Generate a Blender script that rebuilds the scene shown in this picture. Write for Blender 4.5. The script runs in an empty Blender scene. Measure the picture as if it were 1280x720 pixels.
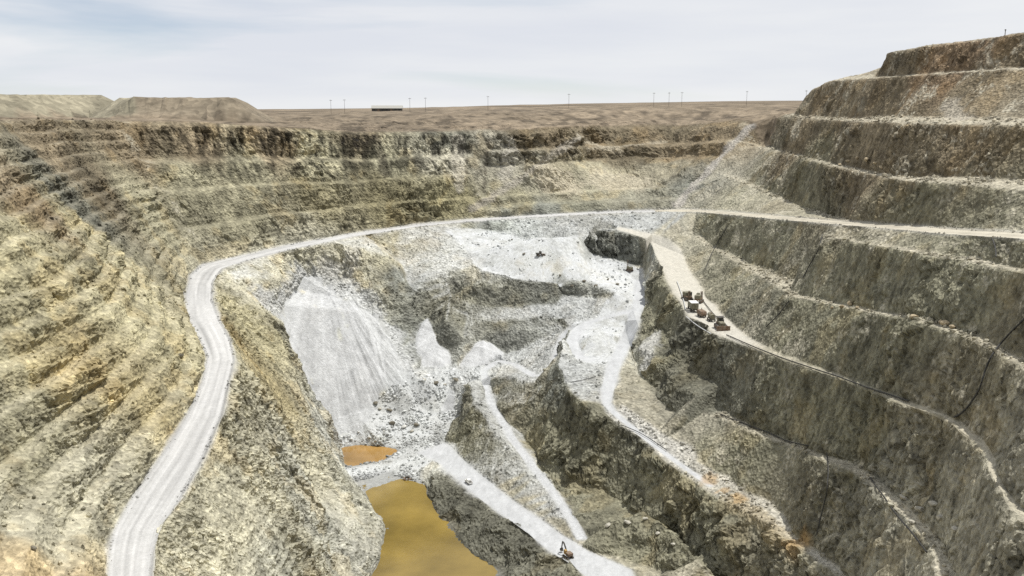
import bpy, math, random
import numpy as np
from mathutils import Vector
from mathutils.geometry import delaunay_2d_cdt
from mathutils.bvhtree import BVHTree

# ------------------------------------------------------------------ camera, world, sun
SC = bpy.context.scene
COL = SC.collection
F = 1154.6                      # focal length in photograph pixels (1280 wide)
PITCH = math.radians(11.36)
cam = bpy.data.cameras.new("camera"); cam_o = bpy.data.objects.new("camera", cam)
COL.objects.link(cam_o)
cam.sensor_fit = 'HORIZONTAL'; cam.angle = 2*math.atan(640/F)
cam.clip_start = 0.5; cam.clip_end = 40000
cam_o.location = (0, 0, 0); cam_o.rotation_euler = (math.pi/2-PITCH, 0, 0)
SC.camera = cam_o

SUN_EL, SUN_AZ = math.radians(69), math.radians(78)   # azimuth from +Y (view) towards +X (right)
sd = Vector((math.sin(SUN_AZ)*math.cos(SUN_EL), math.cos(SUN_AZ)*math.cos(SUN_EL), math.sin(SUN_EL)))
sun = bpy.data.lights.new("sun", 'SUN'); sun.energy = 5.0; sun.angle = math.radians(1.0)
sun.color = (1.0, 0.965, 0.90)
sun_o = bpy.data.objects.new("sun", sun); COL.objects.link(sun_o)
sun_o.rotation_euler = sd.to_track_quat('Z', 'Y').to_euler()

W = bpy.data.worlds.new("World"); SC.world = W; W.use_nodes = True
wn, wl = W.node_tree.nodes, W.node_tree.links
wn.clear()
def wnode(t, **k):
    n = wn.new(t)
    for a, b in k.items(): setattr(n, a, b)
    return n
out = wnode('ShaderNodeOutputWorld'); bg = wnode('ShaderNodeBackground')
sky = wnode('ShaderNodeTexSky', sky_type='NISHITA', sun_disc=False, sun_elevation=SUN_EL,
            sun_rotation=SUN_AZ, altitude=3500, air_density=1.0, dust_density=1.0)
bg.inputs['Strength'].default_value = 0.1
tc = wnode('ShaderNodeTexCoord'); mp = wnode('ShaderNodeMapping')
mp.inputs['Scale'].default_value = (1.0, 1.6, 9.0)          # cirrus: drawn out sideways
mp.inputs['Location'].default_value = (8.1, 0.1, 2.68)
n1 = wnode('ShaderNodeTexNoise'); n1.inputs['Scale'].default_value = 1.7; n1.inputs['Detail'].default_value = 7
n1.inputs['Roughness'].default_value = 0.5; n1.inputs['Distortion'].default_value = 0.4
r1 = wnode('ShaderNodeValToRGB')
r1.color_ramp.elements[0].position = 0.29; r1.color_ramp.elements[0].color = (0.42, 0.42, 0.42, 1)
r1.color_ramp.elements[1].position = 0.45; r1.color_ramp.elements[1].color = (0.95, 0.95, 0.95, 1)
n2 = wnode('ShaderNodeTexNoise'); n2.inputs['Scale'].default_value = 2.6; n2.inputs['Detail'].default_value = 6
cl = wnode('ShaderNodeValToRGB')                            # cloud radiance (before the 0.1 strength)
cl.color_ramp.elements[0].position = 0.32; cl.color_ramp.elements[0].color = (8.0, 8.25, 8.85, 1)
cl.color_ramp.elements[1].position = 0.66; cl.color_ramp.elements[1].color = (9.2, 9.3, 9.45, 1)
mx = wnode('ShaderNodeMix', data_type='RGBA')
wl.new(tc.outputs['Generated'], mp.inputs['Vector']); wl.new(mp.outputs[0], n1.inputs['Vector'])
wl.new(mp.outputs[0], n2.inputs['Vector']); wl.new(n1.outputs['Fac'], r1.inputs[0]); wl.new(n2.outputs['Fac'], cl.inputs[0])
wl.new(r1.outputs[0], mx.inputs[0]); wl.new(sky.outputs[0], mx.inputs[6]); wl.new(cl.outputs[0], mx.inputs[7])
wl.new(mx.outputs[2], bg.inputs['Color']); wl.new(bg.outputs[0], out.inputs[0])

SC.render.engine = 'CYCLES'; SC.cycles.use_denoising = False
SC.view_settings.view_transform = 'Standard'; SC.view_settings.look = 'None'
SC.view_settings.exposure = -0.08; SC.view_settings.gamma = 1.0
SC.view_settings.use_curve_mapping = False

rng = np.random.default_rng(7); random.seed(7)

# ------------------------------------------------------------------ survey helpers
CT, ST = math.cos(PITCH), math.sin(PITCH)
def ray(px, py):
    u, v = (px-640)/F, (360-py)/F
    return np.array((u, CT+v*ST, -ST+v*CT))
def P(px, py, z):               # the point of the place at elevation z on this sight line
    d = ray(px, py); return tuple(d*(z/d[2]))
def PD(px, py, D):              # the same at ground distance D
    d = ray(px, py); return tuple(d*(D/d[1]))
def L(z, *pts):                 # a level (or graded) survey line
    return [P(p[0], p[1], p[2] if len(p) > 2 else z) for p in pts]
def resample(line, n):
    a = np.array(line, float); s = np.r_[0, np.cumsum(np.linalg.norm(np.diff(a[:, :2], axis=0), axis=1))]
    t = np.linspace(0, s[-1], n)
    return np.stack([np.interp(t, s, a[:, i]) for i in range(3)], 1)
def densify(line, step):
    a = np.array(line, float); L_ = np.linalg.norm(np.diff(a[:, :2], axis=0), axis=1).sum()
    return resample(line, max(len(line), int(L_/step)+2))
def offset(line, w, dz=0.0):    # to the left of travel
    a = np.array(line, float); d = np.gradient(a[:, :2], axis=0)
    d /= np.linalg.norm(d, axis=1)[:, None]+1e-9
    o = a.copy(); ww = np.asarray(w, float)*np.ones(len(a))
    o[:, 0] += -d[:, 1]*ww; o[:, 1] += d[:, 0]*ww; o[:, 2] += dz
    return o

# ------------------------------------------------------------------ vectorised noise
def _hash(ix, iy, iz, seed):
    h = (ix.astype(np.uint32)*np.uint32(374761393) + iy.astype(np.uint32)*np.uint32(668265263)
         + iz.astype(np.uint32)*np.uint32(2147483647) + np.uint32((seed*974634777) & 0xffffffff))
    h ^= h >> np.uint32(13); h *= np.uint32(1274126177); h ^= h >> np.uint32(16); h *= np.uint32(2246822519)
    h ^= h >> np.uint32(15)
    return h
_ang = rng.normal(size=(256, 3)); _G = (_ang/np.linalg.norm(_ang, axis=1)[:, None]*1.5).astype(np.float32)
from concurrent.futures import ThreadPoolExecutor
POOL = ThreadPoolExecutor(4)
def chunked(fn):
    def g(p, seed=0):
        if len(p) < 40000: return fn(p, seed)
        rs = list(POOL.map(lambda i: fn(p[i:i+25000], seed), range(0, len(p), 25000)))
        return tuple(np.concatenate(x) for x in zip(*rs)) if isinstance(rs[0], tuple) else np.concatenate(rs)
    return g
@chunked
def perlin(p, seed=0):
    fl = np.floor(p); i = fl.astype(np.int64); f = (p-fl).astype(np.float32)
    w = f*f*f*(f*(f*6-15)+10)
    r = 0
    for dx in (0, 1):
        wx = w[:, 0] if dx else 1-w[:, 0]
        for dy in (0, 1):
            wy = w[:, 1] if dy else 1-w[:, 1]
            for dz in (0, 1):
                wz = w[:, 2] if dz else 1-w[:, 2]
                g = _G[_hash(i[:, 0]+dx, i[:, 1]+dy, i[:, 2]+dz, seed) & np.uint32(255)]
                r = r + wx*wy*wz*(g[:, 0]*(f[:, 0]-dx)+g[:, 1]*(f[:, 1]-dy)+g[:, 2]*(f[:, 2]-dz))
    return r
def fbm(p, octv=3, seed=0, gain=0.5):
    r, a = 0, 1.0
    for k in range(octv):
        r = r + a*perlin(p*(2.03**k), seed+k*17); a *= gain
    return r
def ridged(p, octv=3, seed=0):
    r, a = 0, 1.0
    for k in range(octv):
        r = r + a*(1-2*np.abs(perlin(p*(2.1**k), seed+k*13))); a *= 0.5
    return r/1.75-0.3
@chunked
def voronoi(p, seed=0):         # F1, F2-F1 edge, random value of the cell
    fl = np.floor(p); i = fl.astype(np.int64); f = (p-fl).astype(np.float32)
    n = len(p); d1 = np.full(n, 9, np.float32); d2 = d1.copy(); v = np.zeros(n, np.float32)
    for dx in (-1, 0, 1):
        for dy in (-1, 0, 1):
            for dz in (-1, 0, 1):
                h = _hash(i[:, 0]+dx, i[:, 1]+dy, i[:, 2]+dz, seed)
                jx = (h & np.uint32(1023)).astype(np.float32)/1023; jy = ((h >> np.uint32(10)) & np.uint32(1023)).astype(np.float32)/1023
                jz = ((h >> np.uint32(20)) & np.uint32(1023)).astype(np.float32)/1023
                d = (dx+jx-f[:, 0])**2+(dy+jy-f[:, 1])**2+(dz+jz-f[:, 2])**2
                c = d < d1
                d2 = np.where(c, d1, np.minimum(d2, d)); d1 = np.where(c, d, d1)
                v = np.where(c, jx*0.5+jy*0.5, v)
    return np.sqrt(d1), np.sqrt(d2)-np.sqrt(d1), v
def sstep(a, b, x):
    t = np.clip((x-a)/(b-a), 0, 1); return t*t*(3-2*t)

# ------------------------------------------------------------------ survey lines of the pit
LINES = []          # constrained breaklines
POINTS = []         # loose spot heights
STRIPS = []         # (polygon xy, region name)
def add(line, step=6.0):
    a = densify(line, step); LINES.append(a); return a
def strip(a, b, region):
    STRIPS.append((np.vstack([np.asarray(a)[:, :2], np.asarray(b)[::-1, :2]]), region))

# -- the haul road: down from the right wall, round the back, down the left side and on under the view point
road_out = L(0, (133,720,-104),(135,690,-102.5),(141,665,-101),(165,620,-98.5),(200,570,-95),(232,520,-91.5),(250,480,-88.5),
    (257,448,-86),(247,422,-84),(233,398,-82),(231,370,-80),(236,345,-78),(252,331,-76.5),(290,322,-75.5),(350,308,-74),
    (430,293,-72.5),(520,280,-71.5),(590,273.5,-70.5),(660,269.5,-69.5),(760,264,-68),(830,262,-67),
    (870,261.5,-65),(930,265.5,-58),(1000,271.5,-51),(1060,276.5,-45.5),(1120,280.5,-41),(1200,286.5,-36),(1280,290.5,-31.5))
road_in = L(0, (193,720,-104),(196,690,-102.5),(203,662,-101),(228,625,-98.5),(258,572,-95),(280,520,-91.5),(288,480,-88.5),
    (295,450,-86),(290,425,-84),(277,400,-82),(267,375,-80),(268,353,-78),(280,336,-76.5),(305,328,-75.5),(360,313.5,-74),
    (437,297.5,-72.5),(524,284,-71.5),(592,277,-70.5),(662,272.5,-69.5),(762,267,-68),(832,265,-67),
    (870,265.5,-65),(928,270.5,-58),(998,277,-51),(1058,282.5,-45.5),(1118,287.5,-41),(1198,295,-36),(1280,300,-31.5))
pre_out = [(8,93,-120.5),(-42,105,-115),(-74,145,-109)]
pre_in = [(4,106,-120.5),(-36,118,-115),(-60,150,-109)]
post_out = [(125,185,-28),(120,130,-23),(106,75,-15)]
post_in = [(116,185,-28),(111,130,-23),(98,78,-15)]
ro = np.array(pre_out+road_out+post_out); ri = np.array(pre_in+road_in+post_in)
def paired(a, b, k):            # densify two matched polylines together
    t = np.linspace(0, len(a)-1, (len(a)-1)*k+1); x = np.arange(len(a))
    f = lambda q: np.stack([np.interp(t, x, q[:, i]) for i in range(3)], 1)
    return f(a), f(b)
ro, ri = paired(ro, ri, 4)
LINES += [ro, ri]; strip(ro, ri, 'haul_road')
NP = len(pre_out)
S = lambda i: (NP+i)*4          # index of road station i in ro / ri

# -- rim of the pit, left and back
rim_left = [(-230,60,-3),(-215,140,-4)]+[PD(-200,150,235),PD(0,150,350),PD(60,149,400),PD(150,151,462)]
rim_back = [PD(150,151,462),PD(250,152,492),PD(330,158,520),PD(450,165,560),PD(560,164,594),PD(600,163,606)]
rim_ne = [PD(600,163,606),PD(700,160,630),PD(760,157,690),PD(850,158,705),PD(920,152,660),PD(955,147,610)]
def loft(lower, upper, profile, n, names, skip0=0, skip1=0):
    a, b = resample(lower, n), resample(upper, n)
    prev, out_ = a, []
    for k, (t, zf) in enumerate(profile):
        q = a*(1-t)+b*t; q[:, 2] = a[:, 2]*(1-zf)+b[:, 2]*zf
        wob = fbm(np.c_[q[:, 0]*0.03, q[:, 1]*0.03, np.full(n, k*3.1)], 3, 40+k)
        if t < 0.995: q[:, 2] += wob*(1.7 if len(profile) > 20 else 1.1)
        q = q[skip0:n-skip1]; LINES.append(q); out_.append(q)
    base = a[skip0:n-skip1]
    for k, q in enumerate(out_): strip(base, q, names(k)); base = q
    return out_
prof_l = []
NB = 15
for k in range(NB):
    prof_l += [((k+0.42)/NB, (k+0.84)/NB), ((k+1)/NB, (k+1)/NB)]
LWL = loft(ro[8:S(12)+1], rim_left, prof_l, 70, lambda k: 'left_face' if k % 2 == 0 else 'left_ledge', 0, 1)
prof_b = [(0.17,0.23),(0.24,0.25),(0.42,0.49),(0.48,0.50),(0.64,0.69),(0.76,0.72),(0.93,0.97),(1.0,1.0)]
LWB = loft(ro[S(12):S(17)+1], rim_back, prof_b, 60, lambda k: 'back_face' if k % 2 == 0 else 'back_ledge', 1, 1)
prof_n = [(0.05,0.10),(0.18,0.13),(0.23,0.22),(0.31,0.23),(0.62,0.55),(0.68,0.57),(0.72,0.74),(0.84,0.76),(0.92,0.95),(1.0,1.0)]
LWN = loft(ro[S(17):S(21)+1], rim_ne, prof_n, 40, lambda k: 'corner_face' if k % 2 == 0 else 'corner_ledge', 1, 5)
RIM = np.vstack([resample(rim_left, 70), resample(rim_back, 60), resample(rim_ne, 40)])

# -- right wall: bench crests seen from the top down, each with its ledge behind
def bench(crest, w, name, step=5.0, toe=None, dz=0.4, up=None):
    c = densify(crest, step); c0 = c
    if up is not None and toe is None:      # wide benches carry an apron of rubble against the face above
        u = densify(up, 2.0); dd = np.linalg.norm(c[:, None, :2]-u[None, :, :2], axis=2); k = dd.argmin(1)
        run = dd[np.arange(len(c)), k]; hgt = u[k, 2]-c[:, 2]
        ww = np.clip(run-hgt/2.4, w*0.6, 9); dz = 0.3+0.45*np.maximum(ww-w, 0)
        w = ww
    nz = fbm(np.c_[c[:, 0]*0.06, c[:, 1]*0.06, np.full(len(c), hash(name) % 97)], 2, 5)
    t = offset(c, w*(1+0.5*nz), dz) if toe is None else densify(toe, step)
    LINES.append(c); LINES.append(t); strip(c, t, name+'_ledge')
    return c, t
T0 = densify([(262,540,14),(228,520,22),PD(1107,66,458),PD(1160,57,415),PD(1220,50,380),PD(1280,42,345),(215,290,28),(255,180,27),(245,70,25)], 6)
LINES.append(T0)
B0 = bench([PD(1006,123,585),PD(1016,111,560),PD(1042,101,525),PD(1098,97,447),PD(1150,94,405),PD(1210,90,365),PD(1280,86,330),(196,270,12),(206,170,12),(200,80,12)], 5, 'hill', up=T0)
B1 = bench([PD(962,144,640)]+L(-8.5, (990,146),(1060,151),(1150,155,-7.8),(1280,157.5,-6.9))+[(160,230,-7),(178,160,-7),(172,90,-6)], 5, 'upper', up=B0[0])
B2 = bench([PD(951,182,622)]+L(-28.5, (975,191),(1035,206),(1085,217),(1130,225,-26.5),(1200,231,-24.5),(1280,237,-23.2))+[(140,210,-23),(142,150,-22),(135,95,-21)], 5.5, 'second', up=B1[0])
B3 = bench(L(0, (905,218,-45.5),(930,230,-48),(960,243,-49.3),(1000,262,-50.4),(1040,273.5,-50),(1058,276,-46.8)), 3.5, 'third')
B5 = bench(L(0, (1025,297,-51),(1060,301,-47.7),(1100,308,-44.7),(1180,322,-40.7),(1280,341,-37))+[(108,165,-35),(101,122,-30)], 2, 'fifth')
UP6 = np.vstack([ri[S(21):S(24)], B5[0]])
B6 = bench(L(0, (868,296,-76),(890,310,-77),(930,335,-76),(990,370,-71.5),(1060,385,-65),(1150,402,-56),(1200,418,-54),(1280,460,-52))+[(95,150,-51),(88,112,-48)], 4, 'sixth', up=UP6)
B7 = bench(L(0, (770,287,-71.5),(812,299,-75),(824,330,-82),(843,365,-88),(860,395,-91),(898,418,-90.5),(950,440,-89),(1000,458,-85),(1060,478,-80.5),(1100,492,-76.5),(1150,512,-73),(1190,528,-70),(1228,562,-69),(1262,640,-69))+[(88,140,-68),(76,108,-67)],
           4, 'machine', toe=L(0, (772,284,-71),(832,296,-76),(851,312,-82),(866,345,-88.5),(885,375,-91.5),(908,398,-91),(938,424,-89.5),(1000,451,-85),(1060,473,-80.5),(1103,488,-76.5),(1153,507,-73),(1194,522.5,-70),(1235,555,-69),(1268,634,-69))+[(91,142,-68),(80,107,-67)])
B8 = bench(L(0, (880,514,-114.5),(940,540,-111.5),(1000,562,-106.5),(1050,582,-99),(1090,603,-95),(1130,645,-92),(1170,695,-90))+[(72,140,-89),(62,112,-88)], 5, 'eighth', up=B7[0])
B9 = bench(L(0, (757,518,-119),(800,548,-123.5),(870,603,-127),(915,632,-126),(960,655,-124),(1050,720,-118))+[(62,160,-116),(50,128,-115)], 4.5, 'ninth', up=B8[0])

# added steps below the machine ledge; rock coloured darker to stand for shade
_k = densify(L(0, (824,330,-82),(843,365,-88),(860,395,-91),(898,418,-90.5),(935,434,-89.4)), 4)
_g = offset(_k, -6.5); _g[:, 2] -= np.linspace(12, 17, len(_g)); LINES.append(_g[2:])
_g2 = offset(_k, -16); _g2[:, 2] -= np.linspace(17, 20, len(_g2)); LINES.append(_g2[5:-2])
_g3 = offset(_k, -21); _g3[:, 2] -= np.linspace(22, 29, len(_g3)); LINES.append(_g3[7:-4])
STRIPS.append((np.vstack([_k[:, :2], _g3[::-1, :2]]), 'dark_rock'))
# foot of the tall face below the ninth bench
_c = densify(L(0, (698,490,-120),(722,501,-119.3),(757,518,-119),(800,548,-123.5),(870,603,-127),(915,632,-126),(960,655,-124),(1050,720,-118)), 5)
_z = np.interp(np.arange(len(_c)), np.linspace(0, len(_c)-1, 8), [-141,-143,-145,-146.5,-147.5,-147.5,-147,-146])
_f = offset(_c, -(_c[:, 2]-_z)/2.1); _f[:, 2] = _z; LINES.append(_f[2:])
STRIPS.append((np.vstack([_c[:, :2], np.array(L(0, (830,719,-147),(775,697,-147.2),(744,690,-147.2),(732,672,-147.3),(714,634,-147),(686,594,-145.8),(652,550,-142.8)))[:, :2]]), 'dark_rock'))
# -- inner pit, back: ledge, terraces, gully, scree walls
add(L(0, (560,288,-73.5),(600,288,-76),(640,296,-79),(700,312,-84),(760,325,-88),(806,336,-91)))        # back of the pale ledge
strip(L(0, (560,288,-73.5),(600,288,-76),(640,296,-79),(700,312,-84),(760,325,-88),(806,336,-91)),
      L(0, (572,300,-78),(600,335,-88),(660,348,-92),(740,352,-94),(775,365,-96),(792,385,-98.5)), 'pale_ledge')
add(L(0, (690,292,-73),(735,287,-71.5),(770,287,-71.5)))
add(L(0, (735,316,-85.5),(770,326,-88.4),(812,334,-91)))
add(L(0, (572,300,-78),(600,335,-88),(660,348,-92),(740,352,-94),(775,365,-96)))
add(L(0, (602,342,-92),(660,362,-99),(735,372,-102),(760,372,-99.5)))
add(L(0, (570,372,-103),(612,384,-106),(680,380,-104.5),(735,386,-105)))
add(L(0, (572,392,-110),(612,402,-111.5),(680,398,-109.5),(728,396,-107.5)))
add(L(0, (580,425,-120),(640,415,-116),(694,405,-111.5)))
add(L(0, (560,462,-132),(600,455,-130.5),(640,440,-125.5),(686,420,-116)))
add(L(0, (500,325,-86),(512,360,-97),(530,400,-112),(545,452,-130.5)))                                     # gully
add(L(0, (548,310,-80),(556,350,-94),(556,400,-110)))
add(L(0, (310,345,-80.5),(335,352,-84),(365,345,-86),(420,345,-90),(440,352,-93)))
scree_top = densify(L(0, (349,400,-102),(358,376,-96),(375,358,-92),(400,358,-94.5),(430,375,-100),(455,394,-107),(477,402,-111)), 3)
scree_low = densify(L(0, (406,527,-149),(430,547,-155),(447,530,-150),(465,507,-144.5),(480,491,-139.5),(497,479,-135.5),(509,467,-132)), 3)
n_ = max(len(scree_top), len(scree_low)); scree_top, scree_low = resample(scree_top, n_), resample(scree_low, n_)
LINES += [scree_top, scree_low]; strip(scree_top, scree_low, 'scree')
add(L(0, (440,310,-76),(480,318,-80)))
# -- the second ramp down from the ledge, with its fork
ramp2_c = L(0, (800,350,-96),(800,375,-100.5),(790,405,-106),(778,435,-110.5),(767,458,-113),(760,485,-115.5),(758,506,-116.8),(772,520,-119.3),(800,542,-122.9),(845,577,-125.5),(890,608,-126.7))
_d = densify(ramp2_c, 6); ramp2_w = np.interp(np.arange(len(_d))/len(_d), [0, 0.6, 0.72, 1], [3.4, 3.2, 1.5, 1.1])
a, b = offset(_d, ramp2_w), offset(_d, -ramp2_w)
LINES += [a, b]; strip(a, b, 'ramp_road')
STRIPS.append((np.array(L(0, (760,368,-98),(792,385,-100),(800,345,-95),(808,380,-101.5),(796,420,-109),(772,458,-113.5),(745,455,-114),(716,444,-113),(708,428,-112),(716,408,-110),(742,396,-106.5)))[:, :2], 'pale_ledge'))
fork = L(0, (792,388,-103),(768,394,-105),(742,400,-107.5),(722,412,-110),(714,430,-112),(722,446,-113.2),(742,452,-114))
a, b = offset(densify(fork, 6), 3.0), offset(densify(fork, 6), -3.0)
LINES += [a, b]; strip(a, b, 'ramp_road')
add(L(0, (738,416,-105.5),(762,411,-104),(772,416,-105)), 3)
add(L(0, (702,421,-108),(701,450,-111.5),(705,476,-114.8),(722,499,-116.8),(745,513,-117)))                  # pinnacle and crest
add(L(0, (612,470,-129),(640,472,-126.5),(675,482,-123.5),(694,489,-120)))
# -- the path along the ridge
path_c = L(0, (718,408,-110.3),(704,418,-114),(696,445,-119.5),(690,464,-122),(668,471,-124),(645,456,-126.5),(622,451,-128.5),(605,464,-130.5),(610,495,-135),(627,525,-139),(645,555,-142),
           (680,600,-144.5),(710,640,-146.2),(728,675,-147))
a, b = offset(densify(path_c, 5), 2.0), offset(densify(path_c, 5), -2.0)
LINES += [a, b]; strip(a, b, 'path')
add(L(0, (589,478,-130.5),(598,510,-135.5),(620,540,-139),(640,560,-141),(672,604,-145),(700,645,-147)))
add(L(0, (655,545,-143),(690,592,-146),(716,632,-147.2),(738,672,-147.6)))
# -- lower ramp by the water
r_out = L(0, (556,553,-152.5),(590,584,-150.5),(640,624,-148.8),(700,667,-147.6),(738,690,-147),(790,712,-146.8))+[(36,215,-141),(36,165,-132),(22,128,-125)]
r_in = L(0, (520,566,-154.5),(546,578,-153),(600,625,-150.5),(650,662,-149),(692,693,-148),(735,724,-147.2))+[(24,215,-141),(24,168,-132),(14,136,-125)]
STRIPS.append((np.array(L(0, (536,590,-156),(546,578,-153),(600,625,-150.5),(650,662,-149),(692,693,-148),(735,724,-147.2),(662,775,-158),(622,722,-158),(572,675,-158),(545,636,-158),(532,606,-158)))[:, :2], 'shore_rock'))
a, b = paired(np.array(r_out), np.array(r_in), 5); LINES += [a, b]; strip(a, b, 'ramp_road')
# -- heap of fallen rock at the foot of the ninth bench
add(L(0, (748,662,-143.5),(772,650,-140),(800,638,-137.5),(850,672,-138),(880,705,-137)), 4)
add(L(0, (744,690,-147.2),(775,697,-147.2),(830,719,-147)), 4)
# -- pit floor
floor_pts = [(577,480,-136),(535,478,-135),(500,482,-136),(470,548,-154.5),(520,545,-153.5),
             (540,520,-149),(562,500,-143.5),(572,525,-149),(520,505,-144),(500,520,-149)]
POINTS += [P(*q) for q in floor_pts]
floor_poly = [P(*q) for q in [(505,468,-131),(560,466,-132),(590,474,-131),(583,505,-142),(556,553,-153),(520,566,-154.5),(500,558,-157),(430,553,-157),(447,530,-150),(465,507,-144.5),(480,491,-139.5),(497,479,-135.5)]]
STRIPS.append((np.array(floor_poly)[:, :2], 'pit_floor'))
# -- pond shores
WATER = -158.0
shore_main = L(WATER, (440,603),(453,612),(470,640),(484,660),(478,682),(472,700),(462,725),(440,775))+[(-42,205,WATER),(-22,185,WATER),(-2,200,WATER)]+\
             L(WATER, (662,775),(622,722),(600,698),(572,675),(552,652),(545,636),(536,618),(530,604),(500,598),(487,590),(466,597))
shore_up = L(WATER, (426,559),(445,556),(475,558),(500,562),(486,570),(478,576),(455,579),(430,583))
STRIPS.append((np.array(L(0, (426,583,-157),(478,575,-157),(500,561,-156),(522,566,-154.5),(534,580,-154.5),(531,603,-157),(487,592,-157),(440,604,-157)))[:, :2], 'pit_floor'))
for sh in (shore_main, shore_up):
    c = np.mean(np.array(sh), 0); add(sh+[sh[0]], 4)
    STRIPS.append((np.array(sh)[:, :2], 'pond_bed'))
    a = np.array(sh); n = len(a)
    for i in range(n):
        for w_ in ((0.35, -161),):
            q = a[i]*(1-w_[0])+np.array(c)*w_[0]
            POINTS.append((q[0], q[1], w_[1]))
POINTS.append(P(540,680,-162)); POINTS.append(P(505,640,-162)); POINTS.append(P(460,570,-160))
add(L(-156.7, (432,591),(455,587),(478,581)))
add(L(-155.6, (490,580),(515,578),(525,590,-156)))
# -- promontory below the left road: spur crest and the slope to the water
add(L(0, (295,352,-81),(320,372,-89),(345,420,-102),(385,520,-131),(428,572,-156)))
add(L(0, (300,520,-101),(330,600,-116),(370,680,-128)))
add(L(0, (350,500,-114),(390,600,-138),(420,700,-148)))
POINTS += [(-60,230,-133),(-48,190,-143),(-52,165,-127),(-25,150,-141),(5,160,-142)]
# -- gully at the end of the right wall
add(L(0, (842,259,-65)) + [PD(868,228,610),PD(903,192,625),PD(940,158,632)])
# -- under the view point and round it
POINTS += [(-60,45,-62),(0,48,-64),(45,45,-62),(-110,80,-70),(80,70,-60),(0,70,-95)]
south = [(-300,20,-2),(-230,8,-2),(-150,-2,-2),(-60,-3,-1.8),(-8,1.2,-1.75),(8,1.2,-1.75),(60,-3,-1.8),(118,-6,-1.5),(160,30,4),(225,60,14)]
add(south, 8)
# -- the plain
hx = np.array([-700,0,340,450,600,720,850,1000,1100,2000.]); hy = np.array([138.5,138.5,138,136.5,132.5,129.5,127.5,125.5,125,123.])
for px in range(-700, 2001, 60):
    y = float(np.interp(px, hx, hy))
    POINTS.append(PD(px, y+6, 1000)); POINTS.append(PD(px, y+2.2, 1900)); POINTS.append(PD(px, y, 3600)); POINTS.append(PD(px, y+0.5, 15000))
for px in range(-100, 1000, 40):
    y = float(np.interp(px, hx, hy)); POINTS.append(PD(px, y+11, 800))
for x in (-3000, -800, -420, 420, 800, 3000):
    for y in (-3000, -700, -150): POINTS.append((x, y, -2))
POINTS += [(-330,100,-3),(-330,250,-4),(-300,400,-6),(-230,520,-9),(0,-150,-2),(0,-40,-1.8),(-100,-60,-2),(100,-60,-2),
           (330,330,30),(330,180,29),(330,60,26),(400,0,20),(300,430,27),(260,470,25),(280,560,10),(250,620,3),(300,700,0),(420,500,24),(450,300,28)]


# ------------------------------------------------------------------ triangulate (a survey TIN)
V3, EDG = [], []
for ln in LINES:
    i0 = len(V3)
    for q in ln: V3.append(tuple(map(float, q)))
    EDG += [(i0+i, i0+i+1) for i in range(len(ln)-1)]
for q in POINTS: V3.append(tuple(map(float, q)))
V3 = np.array(V3)
vo, eo, fo, ov, oe, of_ = delaunay_2d_cdt([Vector((v[0], v[1])) for v in V3], EDG, [], 0, 1e-3)
segA = V3[[e[0] for e in EDG]]; segB = V3[[e[1] for e in EDG]]
BV = np.zeros((len(vo), 3)); ncross = 0
for i, v in enumerate(vo):
    BV[i, :2] = v
    if ov[i]:
        BV[i, 2] = np.mean(V3[ov[i], 2])
    else:
        ncross += 1
        d = segB[:, :2]-segA[:, :2]; p = np.array(v)-segA[:, :2]
        t = np.clip((p*d).sum(1)/((d*d).sum(1)+1e-9), 0, 1)
        dist = np.linalg.norm(p-d*t[:, None], axis=1); k = np.argsort(dist)[:2]
        BV[i, 2] = np.mean(segA[k, 2]*(1-t[k])+segB[k, 2]*t[k])
BT = np.array([f for f in fo if len(f) == 3], int)
print("TIN", len(BV), len(BT), "crossings", ncross)

def in_poly(pts, poly):
    x, y = pts[:, 0], pts[:, 1]; r = np.zeros(len(pts), bool); n = len(poly)
    for i in range(n):
        x1, y1 = poly[i]; x2, y2 = poly[i-1]
        if y1 == y2: continue
        c = ((y1 > y) != (y2 > y)) & (x < (x2-x1)*(y-y1)/(y2-y1)+x1); r ^= c
    return r
REG = ['plain','pit_wall_right','haul_road','ramp_road','path','left_face','left_ledge','back_face','back_ledge','corner_face','corner_ledge',
       'pale_ledge','pit_floor','pond_bed','pit_wall_inner','pit_wall_lower','scree','spoil_heap',
       'hill_ledge','upper_ledge','second_ledge','third_ledge','fifth_ledge','sixth_ledge','machine_ledge','eighth_ledge','ninth_ledge','dark_rock','shore_rock']
RID = {n: i for i, n in enumerate(REG)}
cen = BV[BT].mean(1)
reg = np.full(len(BT), RID['pit_wall_right'])
pit_poly = np.vstack([RIM[:, :2], [(205,560),(245,480),(300,430),(330,330),(330,60),(225,60)], np.array(south)[::-1, :2]])
inside = in_poly(cen, pit_poly)
inner_poly = np.vstack([ri[S(12):S(21)+1:4, :2], B7[0][:3, :2], np.array(ramp2_c)[:7, :2], B9[0][:3, :2], np.array(L(0,(740,690,-149),(556,553,-153),(430,570,-157),(385,520,-131),(345,420,-102),(295,352,-81)))[:, :2]])
left_low = np.vstack([ri[:S(13):4, :2], np.array(L(0,(345,420,-102),(385,520,-131),(428,572,-156),(484,660,-158),(462,725,-158)))[:, :2], [(-42,205),(-22,185),(5,110)]])
reg[in_poly(cen, inner_poly)] = RID['pit_wall_inner']
reg[in_poly(cen, left_low)] = RID['pit_wall_lower']
for poly, name in STRIPS:
    if name in ('haul_road','ramp_road','path'): continue
    reg[in_poly(cen, poly)] = RID[name]
reg[~inside & (cen[:, 2] < 60)] = RID['plain']
for poly, name in STRIPS:
    if name in ('haul_road','ramp_road','path'): reg[in_poly(cen, poly)] = RID[name]

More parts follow.
